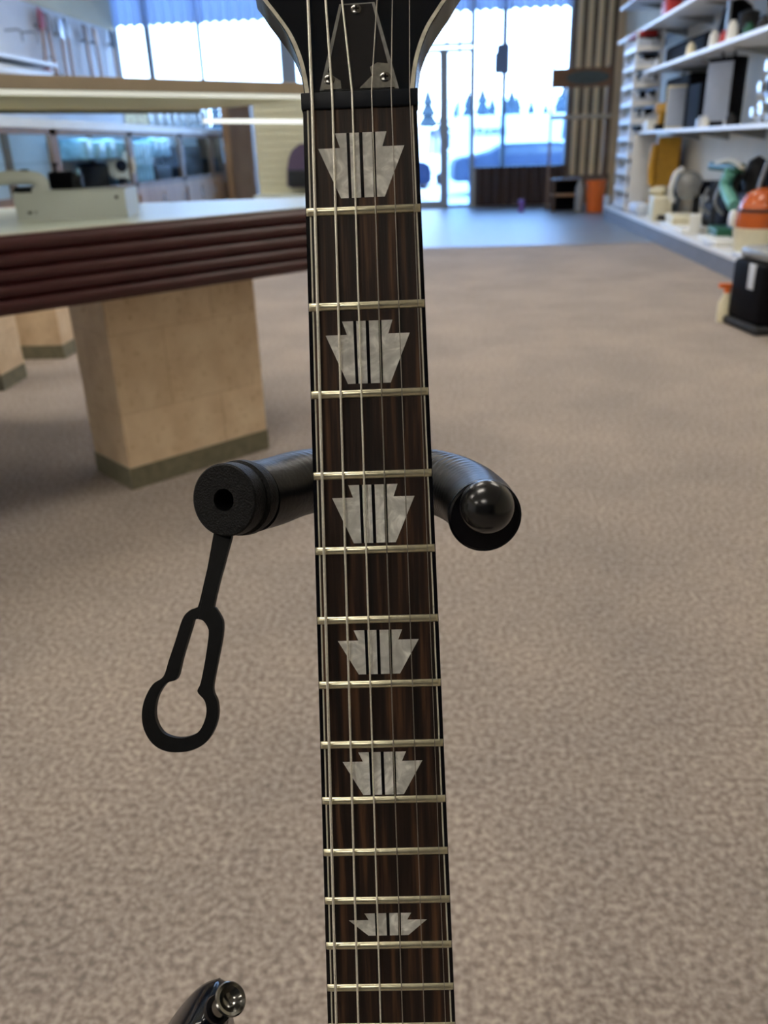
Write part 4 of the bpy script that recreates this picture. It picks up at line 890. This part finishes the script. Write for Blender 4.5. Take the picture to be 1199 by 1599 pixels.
# strap button on the horn tip
bp = PC(360, 1560, .349); ax = (PC(372, 1551, .3415) - PC(347, 1572, .350)).normalized()
Mb = axisM(bp - ax * .009, ax)
b = B(); lathe(b, [(0, -.004), (.0042, -.004), (.0042, 0), (.0036, .002), (.0034, .0045), (.0048, .0070), (.0068, .0082), (.0072, .0092), (.0066, .0098), (.0052, .0094), (.0036, .0070), (.0022, .0058), (0, .0056)], Mb @ Matrix.Scale(.98, 4), 40); obj('strap_button', b, M['chrome'], gt, 40)
b = B(); lathe(b, [(0, -.0055), (.0058, -.0055), (.0062, -.0045), (.0058, -.003), (0, -.003)], Mb, 32); obj('felt_washer', b, M['neckblack'], gt, 40)
# ================================================================== GUITAR STAND
st = thing('guitar_stand', 'black guitar stand yoke with foam sleeves and a dangling rubber strap', 'guitar stand', PZ(580, 1500, 0) * 0 + V((.01, .44, 0)))
LA = [PC(392, 776, .318), PC(425, 768, .330), PC(465, 755, .345), PC(510, 748, .362), (PC(580, 745, .374))]
RA = [PC(757, 806, .306), PC(748, 790, .320), PC(728, 772, .336), PC(695, 757, .352), PC(650, 748, .366), PC(580, 745, .374)]
lf = smooth_path(LA, 14); rf = smooth_path(RA, 12)
def wrinkle_tube(pts, r, n, wf, amp):
    bb = B(); P = [V(p) for p in pts]; prev = None; rings = []; m = len(P)
    for i, p in enumerate(P):
        t = (P[min(i + 1, m - 1)] - P[max(i - 1, 0)]).normalized()
        x = (V((0, 0, 1)).cross(t)).normalized(); y = t.cross(x)
        u = i / (m - 1)
        ring = []
        for k in range(n):
            q = 2 * PI * k / n
            rr = r * (1 + amp * wf(u) * math.sin(i * 1.35 + 1.6 * math.sin(q * 2 + i * .13) + .8 * math.sin(q * 5)))
            ring.append(bb.verts.new(p + (x * math.cos(q) + y * math.sin(q)) * rr))
        rings.append(ring)
    for a, c in zip(rings, rings[1:]):
        for k in range(n): bb.faces.new((a[k], a[(k + 1) % n], c[(k + 1) % n], c[k]))
    bb.faces.new(rings[0][::-1]); bb.faces.new(rings[-1]); return bb
def resample(P, n):
    d = [0]
    for a, c in zip(P, P[1:]): d.append(d[-1] + (c - a).length)
    out = []; j = 0
    for i in range(n):
        s = d[-1] * i / (n - 1)
        while j < len(P) - 2 and d[j + 1] < s: j += 1
        out.append(P[j].lerp(P[j + 1], min(1, max(0, (s - d[j]) / max(1e-9, d[j + 1] - d[j])))))
    return out
obj('sleeve', wrinkle_tube(resample(lf, 110), .0137, 40, lambda u: max(0, (u - .25)) * 1.3, .024), M['rubber'], st, 80)
obj('sleeve', wrinkle_tube(resample(rf, 120), .0137, 40, lambda u: max(0, min(1, (u - .2) * 1.8)), .022), M['rubber'], st, 80)
# left end cap: a thick foam-textured collar with a bore
f0 = PC(349, 781, .300); ax = (f0 - PC(400, 774, .322)).normalized(); Mc = axisM(f0, ax)
b = B(); lathe(b, [(.0042, .0), (.0128, .0), (.0134, -.0006), (.0136, -.0065), (.0130, -.0080), (.0130, -.0092), (.0142, -.0100), (.0144, -.0135), (.0136, -.0170), (.0042, -.0170), (.0042, 0)], Mc, 64); cap = obj('end_cap', b, M['foam'], st, 35)
b = B(); lathe(b, [(0, -.012), (.0042, -.012)], Mc, 24); obj('bore_end', b, M['neckblack'], cap)
b = B(); cyl(b, .0040, -.0168, -.0121, Mc, 20); obj('bore_plug', b, M['neckblack'], cap)
# right end: dark collar and ball
g0_ = PC(757, 806, .306); ax2 = (PC(757, 806, .306) - PC(745, 787, .322)).normalized(); Mr_ = axisM(g0_, ax2)
b = B(); lathe(b, [(0, .0005), (.0128, .0005), (.0135, -.0002), (.0137, -.002), (0, -.002)], Mr_, 56); obj('end_disc', b, M['neckblack'], st, 35)
bc = PC(760, 791, .298)
b = B(); lathe(b, [(.0099 * math.sin(PI * k / 24), -.0099 * math.cos(PI * k / 24)) for k in range(25)], axisM(bc, ax2), 40); obj('ball_tip', b, M['ball'], st, 180)
# steel yoke core, post, tripod
b = B(); rod(b, V((-.032, .455, .02)), V((-.036, .44, 1.03)), .010, 16); obj('post', b, M['neckblack'], st, 50)
b = B(); ctrp = PC(580, 745, .374); tube(b, [V((-.036, .44, 1.02)), ctrp + V((-.01, .03, -.03)), ctrp], .009, 12); obj('yoke_joint', b, M['neckblack'], st, 50)
for q in (90, 210, 330):
    b = B(); tube(b, [V((-.033, .455, .30)), V((-.033 + .30 * math.cos(math.radians(q)), .455 + .30 * math.sin(math.radians(q)), .012))], .009, 10); lg = obj('leg', b, M['neckblack'], st, 50)
    b = B(); cyl(b, .012, 0, .03, Matrix.Translation((-.033 + .30 * math.cos(math.radians(q)), .455 + .30 * math.sin(math.radians(q)), 0)), 14); obj('rubber_foot', b, M['rubber'], lg, 40)
# hanging rubber strap with a keyhole loop (profile in the crop's own units, laid out as a real strap plane)
so = PC(349, 843, .306); sc_ = .306 / FPX / 3.197
def SPt(x, y): return ((x - 412) * sc_, -(y - 515) * sc_)
Mst = frame(so, Rm @ V((1, 0, 0)), (Rm @ V((0, 1, -.10))).normalized(), (Rm @ V((0, .10, 1))).normalized())
OUTC = [(380, 440), (350, 600), (325, 720), (300, 835), (285, 852), (255, 865), (222, 905), (190, 1010), (160, 1105), (135, 1185), (85, 1222), (48, 1290), (35, 1365), (48, 1440), (90, 1505), (150, 1540), (222, 1547), (290, 1535), (350, 1500), (388, 1440), (406, 1370), (400, 1305), (378, 1245), (395, 1130), (418, 1000), (421, 925), (405, 885), (382, 850), (375, 838), (400, 720), (428, 610), (462, 440)]
INC = [(300, 908), (298, 907), (292, 907), (285, 908), (281, 909), (278, 911), (270, 940), (250, 1010), (225, 1100), (201, 1195), (150, 1218), (112, 1275), (98, 1345), (106, 1400), (135, 1450), (175, 1472), (224, 1480), (270, 1472), (312, 1450), (338, 1405), (349, 1350), (338, 1300), (303, 1258), (318, 1215), (338, 1100), (352, 980), (345, 945), (330, 922), (318, 912), (312, 910), (306, 909), (303, 908)]
def closed_smooth(pts, n=4):
    N_ = len(pts); out = []
    for i in range(N_):
        a, p, q, d = [V((*pts[(i + k) % N_], 0)) for k in (-1, 0, 1, 2)]
        for k in range(n):
            t = k / n; v_ = 0.5 * ((2 * p) + (q - a) * t + (2 * a - 5 * p + 4 * q - d) * t * t + (3 * p - a - 3 * q + d) * t ** 3); out.append((v_.x, v_.y))
    return out
b = B(); ring_prism(b, closed_smooth([SPt(*p) for p in OUTC]), closed_smooth([SPt(*p) for p in INC]), -.0016, .0016, Mst)
bmesh.ops.recalc_face_normals(b, faces=b.faces)
obj('rubber_strap', b, M['straprubber'], st, 30)
